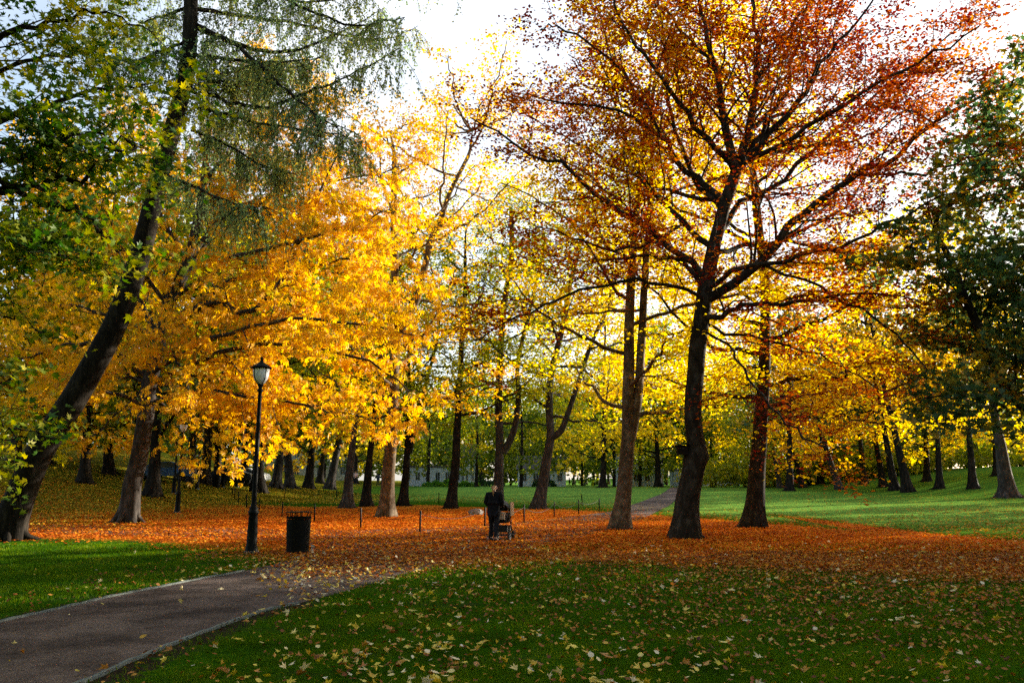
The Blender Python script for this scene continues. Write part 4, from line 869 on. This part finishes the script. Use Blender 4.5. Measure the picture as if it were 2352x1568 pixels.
# pram in front of her, shown a little to the right
def pram(p, rz, label, s=1.0):
    r = thing('pram', label, 'pram', p, rz); r.scale = (s, s, s)
    def wheel(x, y, R_):
        a = np.linspace(0, 2 * math.pi, 25); wdt = thing_part('wheel', r, (x, y, R_))
        part('tyre', [tube([(0, math.cos(q) * (R_ - .025), math.sin(q) * (R_ - .025)) for q in a], .027, 8)], M['rubber'], wdt)
        part('rim', [tube([(0, math.cos(q) * (R_ - .055), math.sin(q) * (R_ - .055)) for q in a], .010, 6)] + [tube([(0, 0, 0), (0, math.cos(q) * (R_ - .055), math.sin(q) * (R_ - .055))], .007, 5) for q in a[:-1:4]] + [capped([(-.03, 0, 0), (.03, 0, 0)], .025, 10)], M['chrome'], wdt)
    def thing_part(nm, par, loc):
        o = bpy.data.objects.new(nm, None); COL.objects.link(o); o.parent = par; o.location = loc; return o
    for sx in (-1, 1):
        wheel(sx * .29, -.22, .15); wheel(sx * .24, .42, .13)
    part('axle', [tube([(-.29, -.22, .15), (.29, -.22, .15)], .012, 6)], M['chrome'], r); part('axle', [tube([(-.24, .42, .13), (.24, .42, .13)], .012, 6)], M['chrome'], r)
    fr = []
    for sx in (-1, 1):
        fr += [tube([(sx * .27, -.22, .15), (sx * .26, .05, .42), (sx * .24, .3, .62)], .014, 6), tube([(sx * .24, .42, .13), (sx * .25, .1, .45), (sx * .26, -.3, .88), (sx * .26, -.46, 1.0)], .014, 6)]
    part('frame', fr, M['chrome'], r)
    part('handle', [tube([(-.26, -.46, 1.0), (-.25, -.52, 1.03), (.25, -.52, 1.03), (.26, -.46, 1.0)], .019, 8)], M['rubber'], r)
    n_ = 13; V = []; Fc = []
    for k, (z, wx, ly) in enumerate(((.50, .15, .32), (.54, .20, .38), (.66, .22, .42), (.78, .23, .44), (.79, .215, .425))):
        for q in range(24):
            an = 2 * math.pi * q / 24; cx, sx = math.cos(an), math.sin(an); V.append((np.sign(cx) * abs(cx) ** .6 * wx, .08 + np.sign(sx) * abs(sx) ** .7 * ly, z))
    for k in range(4):
        for q in range(24): Fc.append((k * 24 + q, k * 24 + (q + 1) % 24, k * 24 + 24 + (q + 1) % 24, k * 24 + 24 + q))
    part('carrycot', [(np.array(V), Fc, 0, True), (np.array(V[:24]), [tuple(range(24))], 0, False)], M['black_cloth'], r)
    hd = []
    for k in range(7):
        an = R(5 + 24 * k * .9); row = []
        for q in range(13):
            b_ = math.pi * q / 12; rr = .235; row.append((math.cos(b_) * rr, .20 + math.sin(b_) * .40 * math.cos(an) * .8, .79 + math.sin(b_) * .36 * math.sin(an)))
        hd.append(row)
    Vh = np.array(hd).reshape(-1, 3); Fh = [(k * 13 + q, k * 13 + q + 1, k * 13 + 14 + q, k * 13 + 13 + q) for k in range(6) for q in range(12)]
    part('hood', [(Vh, Fh, 0, True)], M['grey_cloth'], r)
    part('blanket', [tube([(-.2, -.33, .78), (0, -.35, .80), (.2, -.33, .78)], .045, 8), box(-.19, .19, -.40, -.375, .62, .78)], M['beige_cloth'], r)
    part('sunshade', [box(.245, .262, .05, .45, .70, 1.1)], M['beige_cloth'], r)
    bk = [box(-.20, .20, -.18, .36, .24, .255), box(-.21, -.20, -.18, .36, .24, .42), box(.20, .21, -.18, .36, .24, .42), box(-.21, .21, -.19, -.18, .24, .44), box(-.21, .21, .36, .37, .24, .42)]
    part('basket', bk, M['rubber'], r)
    return r
pram(wp2 + np.array([.24, .62, 0]), R(-14), 'black pram with grey hood and beige blanket pushed by the woman', 1.05)
person(G(868, 1115), R(30), 'distant walker in dark clothes, right of the mottled pale trunk', M['navy_cloth'], M['dark_trousers'], M['rubber'])
person(G(816, 1112), R(200), 'distant walker in pale clothes between the first trunks inside the fence', M['pink_cloth'], M['dark_trousers'], M['blonde'])
person(G(1308, 1115), R(90), 'distant walker in black with a dark pram on the far lawn edge', M['black_cloth'], M['dark_trousers'], M['rubber'])
pram(G(1318, 1115), R(-90), 'dark pram far away beside the walker in black')
person(G(1211, 1115), R(150), 'distant person in dark clothes between two far trunks right of the woman', M['navy_cloth'], M['dark_trousers'], M['rubber'])
# ---------------------------------------------------------------- buildings beyond the park
def house(u0, u1, v_, Y, floors, label, wallm, name='house', depth=9, roofed=True, fh=3.1, balc=False, nw=5):
    a = T(u0, v_, Y); b = T(u1, v_, Y); z = float(hz(a[0], Y)); W = b[0] - a[0]; hh = floors * fh
    r = thing(name, label, 'building', (a[0], Y, z - .1))
    # wall with openings: piers and spandrels around each window
    bl = [box(0, W, .3, depth, 0, hh)]; ww = W / nw
    for f in range(floors):
        z0 = f * fh; bl.append(box(0, W, 0, .297, z0, z0 + 1.0)); bl.append(box(0, W, 0, .297, z0 + 2.5, z0 + fh))
        for k in range(nw + 1):
            x0 = max(0, k * ww - ww * .27); x1 = min(W, k * ww + ww * .27); bl.append(box(x0, x1, .001, .296, z0 + 1.0, z0 + 2.5))
    part('wall', bl, M[wallm], r)
    for f in range(floors):
        for k in range(nw):
            x0 = k * ww + ww * .27; x1 = (k + 1) * ww - ww * .27; z0 = f * fh + 1.0; xm = (x0 + x1) / 2
            wdw = part('window', [box(x0, x0 + .07, .1, .16, z0, z0 + 1.5), box(x1 - .07, x1, .1, .16, z0, z0 + 1.5), box(x0 + .07, x1 - .07, .1, .16, z0, z0 + .07), box(x0 + .07, x1 - .07, .1, .16, z0 + 1.43, z0 + 1.5), box(xm - .03, xm + .03, .1, .16, z0 + .07, z0 + 1.43)], M['white_wall'], r)
            part('pane', [box(x0 + .07, x1 - .07, .13, .14, z0 + .07, z0 + 1.43)], M['glass'], wdw)
            if balc and f > 0: part('balcony', [box(x0 - .4, x1 + .4, -1.3, -.003, z0 - 1.0, z0 - .85), box(x0 - .4, x1 + .4, -1.3, -1.25, z0 - .85, z0)], M['white_wall'], r)
    if roofed:
        V = [(-.4, -.4, hh), (W + .4, -.4, hh), (W + .4, depth + .4, hh), (-.4, depth + .4, hh), (-.4, depth / 2, hh + 2.6), (W + .4, depth / 2, hh + 2.6)]
        part('roof', [(V, [(0, 1, 5, 4), (2, 3, 4, 5)], 0, False), (V, [(0, 4, 3), (1, 2, 5), (0, 3, 1), (1, 3, 2)], 0, False)], M['roof'], r)
    else: part('roof', [box(-.2, W + .2, -.2, depth + .2, hh + .002, hh + .3)], M['roof'], r)
    return r
house(585, 800, 1112, 152, 2, 'cream house with rows of windows behind the far trunks on the left', 'cream_wall', nw=8)
house(925, 1062, 1112, 148, 1, 'low bluish white building right of the mottled pale trunk', 'white_wall', roofed=False, nw=6, fh=3.4)
house(1066, 1092, 1112, 146, 2, 'small white gable house left of the woman', 'white_wall', nw=2, depth=6, fh=2.6)
house(1190, 1300, 1112, 149, 1, 'pale house behind the V shaped grey beech', 'white_wall', nw=4, fh=3.2)
house(1425, 1525, 1112, 146, 2, 'white modern building with balconies between twin beech and copper beech', 'white_wall', roofed=False, balc=True, nw=4, fh=2.9)
house(1560, 1700, 1112, 152, 1, 'low pale building glimpsed right of the copper beech trunk', 'white_wall', roofed=False, nw=6, fh=3.0)
# cars
def car(p, rz, label, paint):
    r = thing('parked_car', label, 'car', p, rz, 'cars parked beyond the left lawn')
    prof = [(-2.1, .35), (-2.15, .6), (-2.0, .85), (-1.2, .92), (-.7, 1.35), (.7, 1.42), (1.45, 1.0), (2.0, .9), (2.1, .6), (2.05, .35)]
    V = [(x, -.85, z) for x, z in prof] + [(x, .85, z) for x, z in prof]; n_ = len(prof); Fc = [(k, k + 1, n_ + k + 1, n_ + k) for k in range(n_ - 1)] + [(n_ - 1, 0, n_, 2 * n_ - 1)]
    bm = bmesh.new(); vs = [bm.verts.new(v) for v in V]
    for f in Fc: bm.faces.new([vs[q] for q in f])
    bm.faces.new([vs[q] for q in range(n_)][::-1]); bm.faces.new([vs[n_ + q] for q in range(n_)])
    bmesh.ops.bevel(bm, geom=bm.edges[:], offset=.06, segments=2, affect='EDGES'); me = bpy.data.meshes.new('body'); bm.to_mesh(me); bm.free(); me.materials.append(M[paint]); link('body', me, r)
    for sy in (-1, 1):
        y = sy * .853; part('window', [([(-1.05, y, .95), (-.62, y, 1.3), (.62, y, 1.36), (1.25, y, 1.0)], [(0, 1, 2, 3)], 0, False)], M['glass'], r)
        for x in (-1.3, 1.3):
            a = lathe([(.001, -.1), (.31, -.1), (.33, 0), (.31, .1), (.001, .1)], 18); Vw = np.asarray(a[0])[:, [0, 2, 1]] + np.array([x, sy * .8, .32]); part('wheel', [(Vw, a[1], 0, True)], M['rubber'], r)
        part('headlight', [box(-2.155, -2.08, sy * .55 - .15, sy * .55 + .15, .62, .74)], M['chrome'], r)
    return r
car(G(371, 1104) * 1.0, R(15), 'blue parked car glimpsed right of the chestnut trunk', 'blue_paint')
car(G(522, 1113), R(4), 'dark parked car left of the near lamp post', 'dark_paint')
car(G(560, 1113), R(-4), 'white parked car just left of the near lamp post', 'white_paint')
# shrubs
def shrub(p, w_, h_, label, m, name='shrub', seed=1):
    rg = np.random.default_rng(seed); n_ = 1600; a = rg.normal(size=(n_, 3)); a /= np.linalg.norm(a, axis=1)[:, None]; a *= (rg.uniform(.3, 1, n_) ** .4)[:, None]; a[:, 2] = np.abs(a[:, 2])
    a *= 1 + .18 * np.sin(a[:, :1] * 7 + seed) ; Q = a * np.array([w_, w_ * .5, h_]); r = thing(name, label, 'shrub', p, 0)
    part('foliage', [leaves(Q, DIA, .25, flat=.2, rg=rg)], M[m], r)
    part('stem', [tube([(0, 0, -.1), (.1, 0, h_ * .4), (.3, .1, h_ * .8)], [.05, .04, .01], 5), tube([(0, 0, -.1), (-.2, 0, h_ * .4), (-.5, .1, h_ * .7)], [.05, .04, .01], 5)], M['twig'], r)
shrub(G(1000, 1117), 2.0, .9, 'bright green shrub at the lawn edge, left one of the pair', 'shrub', seed=1)
shrub(G(1028, 1117), 1.9, 1.1, 'bright green shrub at the lawn edge, right one of the pair', 'shrub', seed=2)
shrub(G(1072, 1118), 2.2, .9, 'small yellow green shrub left of the slender birch', 'shrub', seed=3)
shrub(G(1118, 1116), 4.0, 1.2, 'low dark hedge behind the slender birch', 'hedge', 'hedge', seed=4)
shrub(G(1250, 1117), 2.5, 1.0, 'brownish low shrub behind the V shaped grey beech', 'hedge', seed=5)
for o in list(COL.objects): o.select_set(False)
print('faces', sum(len(o.data.polygons) for o in COL.objects if o.type == 'MESH'))
